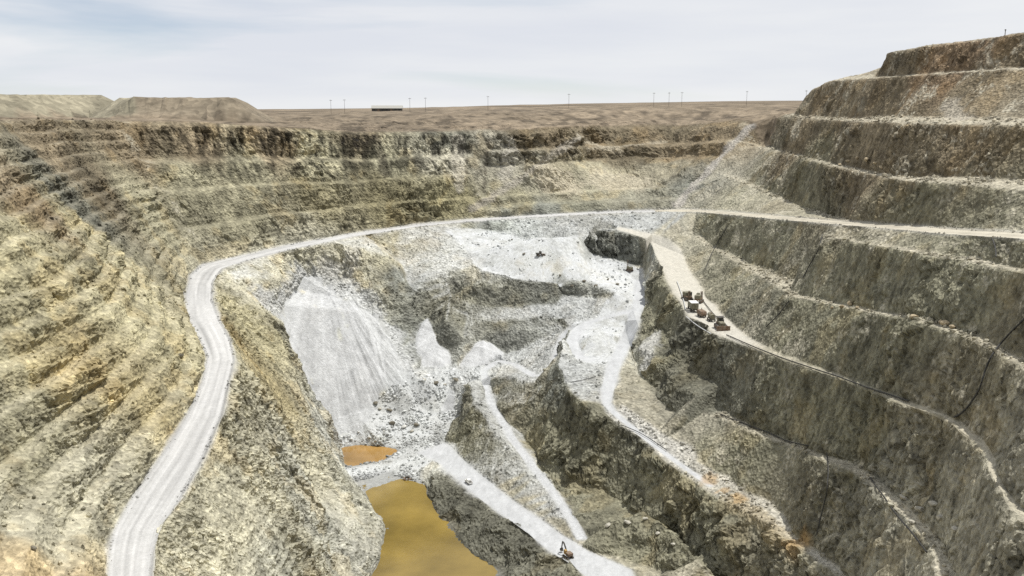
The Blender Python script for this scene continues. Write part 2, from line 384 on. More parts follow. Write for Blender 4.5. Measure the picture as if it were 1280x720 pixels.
# ------------------------------------------------------------------ refine the TIN to the size it is seen at
bvh = BVHTree.FromPolygons([tuple(v) for v in BV], [tuple(map(int, t)) for t in BT])
VIS = np.zeros(len(BT), bool)
for eye in ((0, 0, 0), (-18, 2, 1), (18, 2, 1)):
    eye = Vector(eye)
    for wts in ((.33, .33, .34), (.8, .1, .1), (.1, .8, .1), (.1, .1, .8)):
        q = (BV[BT]*np.array(wts)[None, :, None]).sum(1); q[:, 2] += 1.5
        for i in np.nonzero(~VIS)[0]:
            d = Vector(q[i])-eye; ln_ = d.length
            if bvh.ray_cast(eye, d/ln_, ln_-0.3)[0] is None: VIS[i] = True
print("in sight", VIS.mean())
V, T, R = BV.copy(), BT.copy(), reg.copy()+100*(~VIS)
ORD = 0.0031
coarse = {RID['plain']: 5.0, RID['pond_bed']: 4.0}
tf = np.ones(len(REG)); tf[RID['plain']] = 5.0; tf[RID['pond_bed']] = 4.0
VF = np.full(len(BV), 99.0)
for k in range(3): np.minimum.at(VF, BT[:, k], tf[reg]*np.where(VIS, 1.0, 4.0))
def too_long(A, B, fac):
    M = (A+B)/2; D = np.linalg.norm(M, axis=1)+1e-6
    d = B-A; l2 = (d*d).sum(1); al = (d*M).sum(1)/D
    met2 = np.maximum(l2-al*al, 0)+0.11*l2
    fwd = M[:, 1]*CT-M[:, 2]*ST; upc = M[:, 1]*ST+M[:, 2]*CT   # well outside the field of view a coarser surface will do
    outf = (fwd < 5) | (np.abs(M[:, 0]) > fwd*0.64+12) | (upc < -fwd*0.36-12) | (M[:, 1] > 1500)
    tgt = np.maximum(D, 60)*ORD*fac*np.where(outf, 6.0, 1.0)
    return met2 > tgt*tgt
def refine(V, T, R, VF):
    done_T, done_R = [], []
    for it in range(18):
        c3 = [too_long(V[T[:, i]], V[T[:, j]], (VF[T[:, i]]+VF[T[:, j]])/2) for i, j in ((0, 1), (1, 2), (2, 0))]
        code = c3[0]*1+c3[1]*2+c3[2]*4
        fin = code == 0; done_T.append(T[fin]); done_R.append(R[fin])
        if fin.all(): break
        T, R, code = T[~fin], R[~fin], code[~fin]; c3 = [c[~fin] for c in c3]
        n = len(T); new = np.full((3, n), -1, np.int64)
        ee = np.vstack([T[c3[q]][:, [i, j]] for q, (i, j) in enumerate(((0, 1), (1, 2), (2, 0)))]); ee.sort(axis=1)
        uk, inv = np.unique(ee[:, 0].astype(np.int64)*len(V)+ee[:, 1], return_inverse=True)
        a, b = uk//len(V), uk % len(V); o_ = 0; nv0 = len(V)
        for q in range(3):
            m = int(c3[q].sum()); new[q, c3[q]] = nv0+inv[o_:o_+m]; o_ += m
        V = np.vstack([V, (V[a]+V[b])/2]); VF = np.r_[VF, (VF[a]+VF[b])/2]
        ab, bc, ca = new; a, b, c = T[:, 0], T[:, 1], T[:, 2]
        Ts, Rs = [], []
        def emit(m, tris):
            for t in tris: Ts.append(np.stack([x[m] for x in t], 1)); Rs.append(R[m])
        m = code == 1; emit(m, [(a, ab, c), (ab, b, c)])
        m = code == 2; emit(m, [(b, bc, a), (bc, c, a)])
        m = code == 4; emit(m, [(c, ca, b), (ca, a, b)])
        m = code == 3; emit(m, [(ab, b, bc), (a, ab, bc), (a, bc, c)])
        m = code == 6; emit(m, [(bc, c, ca), (b, bc, ca), (b, ca, a)])
        m = code == 5; emit(m, [(ca, a, ab), (c, ca, ab), (c, ab, b)])
        m = code == 7; emit(m, [(a, ab, ca), (ab, b, bc), (ca, bc, c), (ab, bc, ca)])
        T, R = np.vstack(Ts), np.concatenate(Rs)
    return V, np.vstack(done_T), np.concatenate(done_R)
V, T, R = refine(V, T, R, VF); R = R % 100
print("refined", len(V), len(T))

# ------------------------------------------------------------------ per-vertex weights
NV = len(V)
E = np.vstack([T[:, [0, 1]], T[:, [1, 2]], T[:, [2, 0]]])
E.sort(axis=1); E = np.unique(E[:, 0].astype(np.int64)*NV+E[:, 1]); E = np.stack([E//NV, E % NV], 1)
deg = np.bincount(E.ravel(), minlength=NV).astype(float)+1e-9
def avg(x):
    if x.ndim == 1:
        return (np.bincount(E[:, 0], x[E[:, 1]], NV)+np.bincount(E[:, 1], x[E[:, 0]], NV))/deg
    return np.stack([avg(x[:, i]) for i in range(x.shape[1])], 1)
def vweight(tab, it=3):
    w = np.zeros(NV); c = np.bincount(T.ravel(), minlength=NV)+1e-9
    tv = np.array([tab.get(n, tab['*']) for n in REG])[R]
    for k in range(3): w += np.bincount(T[:, k], tv, NV)
    w /= c
    for _ in range(it): w = 0.5*w+0.5*avg(w)
    return w
def tri_normals(V):
    a, b, c = V[T[:, 0]], V[T[:, 1]], V[T[:, 2]]
    return np.cross(b-a, c-a)
def vnormals(V):
    fn = tri_normals(V); n = np.stack([sum(np.bincount(T[:, k], fn[:, i], NV) for k in range(3)) for i in range(3)], 1)
    n /= np.linalg.norm(n, axis=1)[:, None]+1e-12
    return n
isroad = vweight({'*': 0.0, 'haul_road': 1.0, 'ramp_road': 1.0, 'path': 1.0}, 1)
rough = vweight({'*': 1.0, 'dark_rock': 1.3, 'shore_rock': 1.5, 'pit_wall_inner': 0.95, 'left_face': 0.8, 'back_face': 1.05, 'pit_wall_right': 0.58, 'scree': 0.12, 'haul_road': 0.03, 'ramp_road': 0.05, 'path': 0.12, 'plain': 0.5, 'pit_floor': 0.30, 'pond_bed': 0.15, 'pale_ledge': 0.18,
                 'left_ledge': 0.6, 'back_ledge': 0.5, 'corner_ledge': 0.7, 'corner_face': 1.25, 'pit_wall_lower': 0.9,
                 'hill_ledge': 0.5,'upper_ledge': 0.5,'second_ledge': 0.5,'third_ledge': 0.4,'fifth_ledge': 0.5,'sixth_ledge': 0.6,'machine_ledge': 0.12,'eighth_ledge': 0.6,'ninth_ledge': 0.25}, 4)
tn = tri_normals(V)
flip = tn[:, 2] < 0
T[flip] = T[flip][:, [0, 2, 1]]

# round the survey edges a little
keep = np.clip(isroad*2, 0, 1)[:, None]
for _ in range(2):
    V = V*(keep+(1-keep)*0.5)+avg(V)*(1-keep)*0.5

soft = np.clip(vweight({'*': 0.0, 'pale_ledge': 1.0}, 3)*(1-isroad*2), 0, 1)[:, None]
se = E[(soft[E[:, 0], 0] > 0.01) | (soft[E[:, 1], 0] > 0.01)]; us, ui = np.unique(se.ravel(), return_inverse=True); ui = ui.reshape(-1, 2)
Vs, ss = V[us], soft[us]; dg = np.bincount(ui.ravel(), minlength=len(us))[:, None]+1e-9
for _ in range(30):
    av = np.stack([np.bincount(ui[:, 0], Vs[ui[:, 1], i], len(us))+np.bincount(ui[:, 1], Vs[ui[:, 0], i], len(us)) for i in range(3)], 1)/dg
    Vs = Vs*(1-0.7*ss)+av*0.7*ss
V[us] = Vs
# heaped material: scree cones and spoil heaps lie at their angle of repose
SCREE = np.zeros(NV)
def cone(apex, slope, seed, wob=0.12, rmax=95):
    global V, SCREE
    d = V[:, :2]-np.array(apex[:2]); r = np.linalg.norm(d, axis=1); ang = np.arctan2(d[:, 1], d[:, 0])
    w = perlin(np.c_[np.cos(ang)*2.2+seed, np.sin(ang)*2.2, np.zeros(NV)], seed)
    s = math.tan(math.radians(slope))*(1+wob*w)
    zc = apex[2]-r*s
    m = (zc > V[:, 2]-0.3) & (r < rmax) & (isroad < 0.2)
    lift = np.where(m, np.maximum(zc-V[:, 2], 0), 0)
    lift = np.minimum(lift, 14.0)
    V[:, 2] += lift; SCREE = np.maximum(SCREE, np.where(m, sstep(0.0, 0.9, lift), 0))
for ap, sl, sd_ in [((533,398,-111), 38, 6), ((545,412,-116), 37, 7), ((592,438,-125), 35, 8), ((604,416,-117), 33, 9)]:
    cone(P(*ap), sl+3, sd_, rmax=60)
SW = vweight({'*': 0.0, 'scree': 1.0}, 45)
SCREE = np.maximum(SCREE, sstep(0.24, 0.62, SW+0.8*fbm(V.astype(np.float32)*np.array([0.10, 0.10, 0.03], np.float32), 4, 61, 0.6)*sstep(0.02, 0.3, SW)))
for ap, sl, sd_ in [(PD(690,203,645), 33, 21), (PD(760,200,655), 33, 22), (PD(800,196,665), 33, 23), (PD(728,205,650), 32, 24)]:
    cone(ap, sl, sd_)

# spoil heaps on the plain: flat-topped tips
HEAP = np.zeros(NV)
def heap(poly, ztop, slope, seed):
    global V, HEAP
    m = (V[:, 1] > 380) & (V[:, 1] < 1200) & (V[:, 0] < 0) & (V[:, 0] > -700)
    idx = np.nonzero(m)[0]; p = V[idx, :2]; d = np.full(len(idx), 1e9); n = len(poly)
    for i in range(n):
        a, b = np.array(poly[i-1]), np.array(poly[i]); ab = b-a
        t = np.clip(((p-a)@ab)/(ab@ab), 0, 1); d = np.minimum(d, np.linalg.norm(p-a-t[:, None]*ab, axis=1))
    d[in_poly(p, np.array(poly))] = 0
    nz = fbm(np.c_[p*0.02, np.zeros(len(p))], 3, seed)
    zt = ztop+nz*1.2-(d+nz*4*(d > 0))*math.tan(math.radians(slope))
    up = np.maximum(zt-V[idx, 2], 0)
    V[idx, 2] += up; HEAP[idx] = np.maximum(HEAP[idx], sstep(0.0, 0.8, up))
q = lambda px, D: PD(px, 130, D)[:2]
heap([q(165,640), q(290,640), q(300,690), q(150,700)], 3.3, 33, 3)
heap([q(-250,560), q(-90,600), q(60,700), q(130,760), q(120,900), q(-250,900)], 5.5, 28, 4)

# ------------------------------------------------------------------ rock relief
ap_ = np.array(P(398,335,-86))[:2]; dv = V[:, :2]-ap_; FANR = np.linalg.norm(dv, axis=1); FANA = np.arctan2(dv[:, 1], dv[:, 0])
RUN = fbm(np.c_[FANA*9, FANR*0.012, np.zeros(NV)].astype(np.float32), 4, 811, 0.6)
V[:, 2] += SCREE*(V[:, 1] < 560)*RUN*0.9
N = vnormals(V)
for _ in range(4): N = avg(N)+0.3*N
N /= np.linalg.norm(N, axis=1)[:, None]+1e-9
p = V.astype(np.float32)
steep = sstep(0.25, 0.85, 1-N[:, 2])
rg = rough*(1-0.9*SCREE)*(1-0.75*HEAP)*(1-0.9*np.clip(isroad, 0, 1))
# wandering of crests and faces
wx = fbm(p*np.float32(0.045), 3, 101); wy = fbm(p*np.float32(0.045)+7.7, 3, 131)
rg = rg*(0.45+0.95*sstep(-0.35, 0.45, fbm(p*np.float32(0.028), 3, 611)))
near_machine = vweight({'*': 0.0, 'machine_ledge': 1.0}, 1)*sstep(330, 280, V[:, 1])
rg = rg+0.45*near_machine
rgw = rg*np.clip(600/np.maximum(np.linalg.norm(V, axis=1), 1), 0, 1)
left = vweight({'*': 0.0, 'left_face': 1, 'left_ledge': 1, 'pit_wall_lower': 0.8, 'back_face': 0.4, 'back_ledge': 0.4}, 6)
V[:, 0] += wx*2.6*rgw*(1-0.4*left); V[:, 1] += wy*2.6*rgw*(1-0.4*left)
ps = p*np.array([0.22, 0.22, 0.11], np.float32)
h = ridged(p*np.array([0.07, 0.07, 0.035], np.float32), 3, 19)*1.9*(0.3+0.7*steep)
h += ridged(ps, 3, 11)*0.8*(0.35+0.65*steep)
h += ridged(p*np.array([0.032, 0.032, 0.010], np.float32), 2, 29)*2.6*steep
_, ed0, cv0 = voronoi(p*np.array([0.115, 0.115, 0.085], np.float32)+0.3*np.c_[wy, wx, wy], 15)
innr = vweight({'*': 0.0, 'pit_wall_inner': 1.0}, 4)
h += (cv0-0.5)*(3.4+1.6*innr-1.9*left)*steep-0.5*sstep(0.10, 0.0, ed0)*steep
d1, ed, cv = voronoi(p*np.array([0.30, 0.30, 0.20], np.float32)+0.35*np.c_[wx, wy, wx], 5)
h += (cv-0.5)*2.5*(0.35+0.65*steep)-0.6*sstep(0.16, 0.0, ed)*steep
d1, _, cv2 = voronoi(p*np.array([0.85, 0.85, 0.65], np.float32), 9)
h += (cv2-0.5)*(0.5+0.35*steep)
h += ridged(p*np.float32(0.75), 2, 77)*0.34
small = perlin(p*np.float32(1.7), 55)*0.14
left = vweight({'*': 0.0, 'left_face': 1, 'left_ledge': 1, 'pit_wall_lower': 0.8, 'back_face': 0.4, 'back_ledge': 0.4}, 6)
# bedding of the left wall: thin beds weathered proud
bd = (p[:, 2]+0.7*wx+0.05*p[:, 1])/3.1
bed = (bd % 1.0)**1.6
bk_ = perlin(np.c_[p[:, 0]*0.15, p[:, 1]*0.15, np.floor(bd)*7.3].astype(np.float32), 83)   # each bed broken on its own
h += left*(bed-0.4)*(1.2+1.4*bk_)
V += N*(rg*(h+small))[:, None]
V += N*((SCREE*0.10+isroad*0.02+HEAP*0.12)*small*1.4)[:, None]
# haul road: windrows along both edges, wheel tracks along it
ridx_ = np.nonzero(isroad > 0.02)[0]; LATERAL = np.full(NV, 0.5); ALONG = np.zeros(NV)
def dist_to(line, q):
    d = np.full(len(q), 1e9); sa = np.zeros(len(q)); acc = 0.0
    for a_, b_ in zip(line[:-1, :2], line[1:, :2]):
        ab = b_-a_; l_ = np.hypot(*ab); t = np.clip(((q-a_)@ab)/(l_*l_+1e-9), 0, 1); e_ = np.linalg.norm(q-a_-t[:, None]*ab, axis=1)
        c_ = e_ < d; d = np.where(c_, e_, d); sa = np.where(c_, acc+t*l_, sa); acc += l_
    return d, sa
d_o, s_o = dist_to(ro[::2], p[ridx_, :2].astype(float)); d_i, _ = dist_to(ri[::2], p[ridx_, :2].astype(float))
on = (d_o+d_i) < 24
LATERAL[ridx_[on]] = (d_o/(d_o+d_i+1e-6))[on]; ALONG[ridx_[on]] = s_o[on]
HR = vweight({'*': 0.0, 'haul_road': 1.0}, 0)
edge = np.minimum(LATERAL, 1-LATERAL)
V[:, 2] += HR*(edge < 0.12)*(0.45+0.25*perlin(p*np.float32(0.8), 93))*(1-edge/0.12)
V[:, 2] += vweight({'*': 0.0, 'plain': 1.0}, 1)*np.clip(p[:, 1]-800, 0, 4000)*0.0009*fbm(p*np.array([0.006, 0.006, 0.0], np.float32), 3, 951)
V[:, 2] += vweight({'*': 0.0, 'plain': 1.0}, 4)*(1-HEAP)*sstep(560, 640, p[:, 1])*sstep(1100, 800, p[:, 1])*(ridged(p*np.array([0.009, 0.03, 0.0], np.float32), 3, 961)*2.0+ridged(p*np.array([0.05, 0.09, 0.0], np.float32), 2, 963)*0.7)
# ruts of the roads
V[:, 2] += -0.05*isroad*np.maximum(perlin(p*np.float32(0.5), 91), 0)

# ------------------------------------------------------------------ colour of the ground (mineral zones, dust, stains)
def hit(px, py):
    d = Vector(ray(px, py)).normalized(); loc, *_ = bvh.ray_cast(Vector((0, 0, 0)), d)
    return loc
TAN=(.385,.35,.24); TANW=(.45,.425,.345); BRN=(.23,.185,.13); DBRN=(.15,.125,.09); GRT=(.285,.265,.195); WHT=(.50,.505,.50); OLV=(.225,.215,.165); RBR=(.20,.163,.115)
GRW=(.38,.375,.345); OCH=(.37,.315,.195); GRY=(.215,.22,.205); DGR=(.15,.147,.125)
zones = [(30,250,BRN),(30,330,TAN),(30,430,TAN),(30,560,GRT),(30,650,TANW),(15,705,(.46,.36,.22)),(120,300,TAN),(110,220,DBRN),(150,380,TAN),(110,470,OCH),(200,420,TAN),(180,500,OCH),(120,600,TANW),
 (60,180,BRN),(160,180,BRN),(250,180,BRN),(90,255,DGR),(190,270,GRT),(240,230,GRT),(300,210,GRT),(300,270,GRT),(400,200,GRT),(400,250,(.235,.21,.14)),(480,200,(.25,.235,.175)),(480,250,(.235,.21,.135)),(560,200,(.34,.32,.27)),(560,245,(.26,.235,.15)),(620,190,(.33,.31,.27)),(650,210,(.36,.34,.29)),(330,175,BRN),(450,172,DBRN),(560,170,DGR),
 (700,225,(.37,.335,.255)),(760,222,(.37,.34,.26)),(730,235,(.35,.33,.26)),(820,215,(.29,.265,.21)),(740,175,BRN),(820,175,BRN),(690,172,BRN),(780,188,DBRN),(860,190,BRN),(740,165,DBRN),(840,165,DBRN),(650,172,DBRN),(900,165,BRN),(880,215,(.24,.225,.19)),(920,180,BRN),(870,230,GRY),(650,250,GRT),(720,255,(.25,.245,.20)),(800,250,(.26,.25,.21)),(680,262,GRY),(640,282,(.36,.38,.37)),(720,280,GRY),(800,278,GRY),
 (310,400,TAN),(330,470,OCH),(310,560,TANW),(300,650,TANW),(380,620,(.44,.43,.385)),(420,680,(.43,.425,.39)),(350,640,TANW),(340,700,(.42,.41,.36)),(440,620,(.42,.41,.36)),(270,620,TANW),(250,690,TANW),(400,600,TANW),
 (300,350,TANW),(340,328,(.49,.465,.39)),(410,315,(.47,.445,.37)),(470,322,(.42,.395,.31)),(410,340,(.48,.455,.38)),(455,355,(.44,.42,.35)),(380,330,(.48,.455,.38)),(440,330,(.47,.44,.36)),(500,310,(.40,.37,.29)),(430,380,WHT),(500,350,GRY),(520,420,GRY),(560,330,GRW),(570,380,(.23,.22,.175)),(620,385,(.24,.235,.20)),(690,385,GRY),(650,430,(.30,.305,.30)),(690,330,WHT),(770,350,WHT),(620,320,WHT),(740,420,WHT),(700,470,GRY),(780,320,GRY),
 (480,530,WHT),(540,510,WHT),(560,480,WHT),(460,580,GRW),(575,520,OLV),(575,540,OLV),(590,550,OLV),(620,570,OLV),(670,560,OLV),(700,540,OLV),(650,600,OLV),(640,520,(.21,.195,.15)),(720,560,OLV),(800,600,OLV),(650,690,DGR),(580,640,DGR),(560,625,DGR),(610,665,DGR),(600,690,DGR),(850,430,DGR),(840,470,DGR),(870,500,DGR),(810,500,DGR),(830,540,DGR),(900,480,DGR),(455,588,WHT),(510,580,WHT),(800,680,OLV),(820,460,OLV),(790,450,GRW),(850,470,(.18,.165,.12)),(830,400,OLV),(815,380,OLV),(820,430,OLV),(900,580,OLV),(1000,640,(.21,.195,.155)),(1100,680,(.32,.305,.26)),(1240,650,(.33,.31,.26)),  # dark greys below the machine ledge paint in the shade of that face
 (1000,410,OLV),(950,320,OLV),(1100,350,OLV),(1200,360,OLV),(1200,470,(.205,.185,.14)),(1060,520,OLV),(900,300,OLV),(1150,265,(.20,.185,.135)),(1000,230,(.20,.185,.135)),(920,250,(.29,.28,.22)),(1100,190,RBR),(1000,175,RBR),(1200,190,RBR),(1100,125,RBR),(1220,120,RBR),(1200,70,(.23,.165,.11)),(1040,120,RBR)]
zp, zc = [], []
for x, y, c in zones:
    lc = hit(x, y)
    if lc is not None: zp.append(lc); zc.append(c)
for x, y, c in [(-300,150,BRN),(-300,300,BRN),(200,500,RBR),(300,300,RBR),(0,800,BRN),(0,1500,BRN),(-400,700,BRN),(300,900,BRN),(0,4000,BRN),(-200,620,BRN),(0,-50,BRN)]:
    zp.append(Vector((x, y, -10))); zc.append(c)
zp = np.array(zp, np.float32); zc = np.array(zc, np.float32)
pw = (p+np.c_[wx, wy, wx*0.6]*np.float32(9)).astype(np.float32)
col = np.zeros((NV, 3), np.float32)
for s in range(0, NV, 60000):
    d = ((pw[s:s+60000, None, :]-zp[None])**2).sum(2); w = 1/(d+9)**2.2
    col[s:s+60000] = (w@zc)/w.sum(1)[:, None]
n_big = fbm(p*np.float32(0.035), 4, 201); n_mid = fbm(p*np.float32(0.16), 4, 221, 0.6); n_sm = fbm(p*np.float32(0.9), 3, 241, 0.65)
streak = fbm(p*np.array([0.35, 0.35, 0.03], np.float32), 3, 261, 0.6)
col *= (1+0.28*n_big+0.38*n_mid+0.22*n_sm)[:, None].clip(0.35, 1.9)
och = sstep(0.12, 0.5, fbm(p*np.float32(0.05)+31, 4, 301, 0.6))*0.3
col = col*(1-och[:, None])+col*np.array([1.18, 0.98, 0.66])*och[:, None]
wall = vweight({'*': 1.0, 'haul_road': 0, 'ramp_road': 0, 'path': 0, 'plain': 0, 'pit_floor': 0.2}, 2)
lum_ = (col@np.array([0.3, 0.55, 0.15]))[:, None]
col = (lum_+(col-lum_)*0.93)*np.array([0.905, 0.91, 0.84])        # olive-grey cast of the weathered rock
crk = wall*(1-0.5*vweight({'*': 0.0, 'pit_wall_right': 1.0}, 2))*steep*(0.40*sstep(0.14, 0.0, ed)+0.34*sstep(0.10, 0.0, ed0))    # joints darkened on steep faces
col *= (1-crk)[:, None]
# run-off streaks on steep rock
st = wall*steep*sstep(0.1, 0.55, np.abs(streak))
col *= (1-st*0.24*(streak < 0)+st*0.2*(streak > 0))[:, None]
N2 = vnormals(V)
for _ in range(3): N2 = avg(N2)*0.6+N2*0.4
N2 /= np.linalg.norm(N2, axis=1)[:, None]+1e-9
flat = sstep(0.66, 0.93, 0.35*N[:, 2]+0.65*N2[:, 2]+0.06*n_sm)
inner = vweight({'*': 0.0, 'pit_wall_inner': 1, 'pale_ledge': 1, 'pit_floor': 1, 'pond_bed': 1, 'pit_wall_lower': 0.35, 'ramp_road': 1, 'path': 1}, 4)
ledge = vweight({'*': 0.0, **{n: 1.0 for n in REG if n.endswith('_ledge') and n[:4] not in ('left', 'back', 'corn')}}, 2)
rightw = vweight({'*': 0.0, 'pit_wall_right': 1.0}, 2)
dustc = np.array([.475, .49, .50])*inner[:, None]+np.array([.42, .39, .31])*(1-inner[:, None])
amt = np.clip(0.35*ledge+flat*(0.62*inner+0.6*ledge+0.5*rightw+0.22*left), 0, 0.92)[:, None]*(0.65+0.35*sstep(-0.5, 0.4, n_mid))[:, None]
col = col*(1-amt)+dustc*(1+0.22*n_sm[:, None])*amt
# loose pale debris hanging on the faces of the right wall
deb = rightw*sstep(0.22, 0.5, fbm(p*np.array([0.075, 0.075, 0.055], np.float32)+3.3, 4, 901, 0.6))*sstep(-0.3, 0.3, n_sm+0.3*n_mid)*sstep(0.12, 0.55, N2[:, 2])*0.75
col = col*(1-deb[:, None])+np.array([.40, .375, .30])*(1+0.3*n_sm[:, None])*deb[:, None]
mled = vweight({'*': 0.0, 'machine_ledge': 1.0}, 1)*sstep(320, 350, p[:, 1])*0.8
col = col*(1-mled[:, None])+np.array([.46, .445, .40])*(1+0.15*n_sm[:, None])*mled[:, None]
nine = vweight({'*': 0.0, 'ninth_ledge': 1.0}, 2)*(0.35+0.4*sstep(280, 330, p[:, 1]))
col = col*(1-nine[:, None])+np.array([.47, .465, .44])*(1+0.2*n_sm[:, None])*nine[:, None]
flo = vweight({'*': 0.0, 'pit_floor': 1.0}, 4)*(0.35+0.4*sstep(-0.3, 0.3, n_big+0.5*n_mid))
col = col*(1-flo[:, None])+np.array([.47, .485, .49])*(1+0.15*n_sm[:, None])*flo[:, None]
# scree, roads, plain, heaps
sc_c = np.array([.48, .49, .50])*(1+0.20*RUN-0.16*sstep(-128, -146, p[:, 2])+0.08*n_mid+0.16*fbm(p*np.array([0.25, 0.25, 0.1], np.float32), 3, 351)+0.10*n_sm)[:, None]
farf = (p[:, 1] > 560)[:, None]
sc_c = np.where(farf, sc_c*np.array([.62, .57, .46]), sc_c)
col = col*(1-SCREE[:, None]*0.93)+sc_c*SCREE[:, None]*0.93
rd = np.array([.415, .425, .435])*(1+0.06*n_mid+0.10*n_sm)[:, None]
hr = vweight({'*': 0.0, 'haul_road': 1.0}, 1)[:, None]
ridx = (p[:, 0] > 90)[:, None]
rdh = np.where(ridx, np.array([.42, .39, .32])*(1+0.1*n_mid[:, None]), np.array([.42, .42, .415])*(1+0.05*n_mid+0.06*n_sm)[:, None])
trk = fbm(np.c_[LATERAL*9, ALONG*0.012, np.zeros(NV)].astype(np.float32), 3, 711, 0.6)
rdh = rdh*(1+0.30*trk-0.22*(edge < 0.07)*HR)[:, None]
rd = rd*(1+0.12*fbm(p*np.array([0.5, 0.12, 0.1], np.float32), 3, 721))[:, None]
ir = np.clip(isroad, 0, 1)[:, None]
col = col*(1-ir)+(rd*(1-hr)+rdh*hr)*ir
pl = vweight({'*': 0.0, 'plain': 1.0}, 2)[:, None]
plc = np.array([.185, .15, .108])*(1+0.25*fbm(p*np.array([0.02, 0.004, 0.02], np.float32), 4, 401)+0.25*n_mid+0.3*n_sm)[:, None]
shrub = sstep(0.10, 0.4, fbm(p*np.array([0.08, 0.03, 0.1], np.float32), 3, 421))
plc = plc*(1-0.5*shrub[:, None])
col = col*(1-pl)+plc*pl
HM = HEAP[:, None]; leftheap = sstep(-265, -330, p[:, 0]+0.0*p[:, 1])[:, None]
hc = np.array([.18, .152, .112])*(1+0.15*n_mid+0.2*n_sm)[:, None]
hc2 = np.array([.225, .205, .15])*(1+0.5*fbm(p*np.array([0.03, 0.012, 0.0], np.float32), 3, 441))[:, None]
isl = (p[:, 0]/np.maximum(p[:, 1], 1) < -0.40)[:, None]
col = col*(1-HM)+np.where(isl, hc2, hc)*HM
wet = sstep(WATER+1.0, WATER+0.1, V[:, 2])[:, None]*(p[:, 2] < -140)[:, None]
col *= 1-0.4*wet
# tracks, washes and sandy fans with a colour of their own
def wash(pix, width, c, amt_):
    global col
    q_ = [hit(x0+(x1-x0)*f, y0+(y1-y0)*f) for (x0, y0), (x1, y1) in zip(pix, pix[1:]) for f in np.linspace(0, 1, 12)]
    q_ = np.array([v for v in q_ if v is not None], np.float32)
    lo, hi = q_.min(0)-width*2, q_.max(0)+width*2
    ix = np.nonzero(((p > lo) & (p < hi)).all(1))[0]
    if len(ix) == 0: return
    d = np.full(len(ix), 1e9, np.float32)
    for v in q_: d = np.minimum(d, ((p[ix]-v)**2).sum(1))
    w = (sstep(1.2, 0.5, np.sqrt(d)/width+0.35*n_mid[ix]+0.15*n_sm[ix])*amt_)[:, None]
    col[ix] = col[ix]*(1-w)+np.array(c)*(1+0.2*n_sm[ix])[:, None]*w
wash([(720,171),(745,181),(778,192)], 2.4, (.40, .355, .27), 0.8)
wash([(735,187),(790,182),(830,178)], 2.0, (.38, .34, .26), 0.7)
wash([(846,257),(872,228),(905,191),(938,158)], 4.0, (.38, .36, .33), 0.75)
wash([(592,260),(640,232),(690,195),(722,174)], 3.0, (.34, .315, .27), 0.7)
wash([(690,222),(710,232)], 13, (.42, .38, .29), 0.8)
wash([(755,225),(790,232)], 16, (.41, .375, .29), 0.75)
wash([(815,420),(806,462)], 4.5, (.44, .44, .42), 0.8)
wash([(572,178),(575,230)], 5.5, (.40, .375, .31), 0.7)
wash([(640,180),(632,225)], 4.5, (.40, .38, .33), 0.6)
wash([(610,178),(606,240)], 2.0, (.10, .09, .07), 0.6)
wash([(470,172),(480,215)], 3.5, (.10, .088, .065), 0.55)
wash([(915,625),(940,640),(1000,690)], 4.0, (.36, .30, .19), 0.6)
wash([(330,378),(350,385),(372,350),(415,348),(455,380),(485,425),(503,465)], 9.0, (.46, .47, .47), 0.75)
wash([(500,475),(525,482),(560,474),(588,470)], 9.0, (.46, .475, .48), 0.75)
wash([(400,330),(430,340),(440,318)], 6.0, (.44, .43, .39), 0.6)
wash([(425,548),(470,520),(520,500)], 9.0, (.44, .45, .45), 0.6)
wash([(1185,130),(1200,150)], 4.0, (.38, .35, .29), 0.7)
# stains of iron on the ninth ledge
for x, y, r_ in [(885,601,4.5),(925,622,4),(905,612,2.5),(1000,680,5)]:
    lc = np.array(hit(x, y)); w = sstep(1.0, 0.3, np.linalg.norm(p-lc, axis=1)/r_+0.6*n_mid)[:, None]*0.6
    col = col*(1-w)+np.array([.36, .24, .11])*w
bk = vweight({'*': 0.0, 'back_face': 1.0, 'back_ledge': 0.6}, 3)*sstep(-50, -32, p[:, 2])*sstep(420, 520, p[:, 1])
sk2 = fbm(p*np.array([0.22, 0.22, 0.012], np.float32), 3, 511, 0.7)
col *= (1-bk*0.7*sstep(0.0, 0.35, sk2)+bk*0.6*sstep(-0.05, -0.4, sk2))[:, None]
# the inner walls: clean dark rock where steep, pale fines lodged where not
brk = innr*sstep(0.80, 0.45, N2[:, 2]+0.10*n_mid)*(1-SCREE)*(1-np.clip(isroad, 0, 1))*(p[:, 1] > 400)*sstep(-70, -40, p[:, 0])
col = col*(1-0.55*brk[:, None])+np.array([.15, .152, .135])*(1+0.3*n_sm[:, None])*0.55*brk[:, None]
col = col.clip(0.02, 0.8)

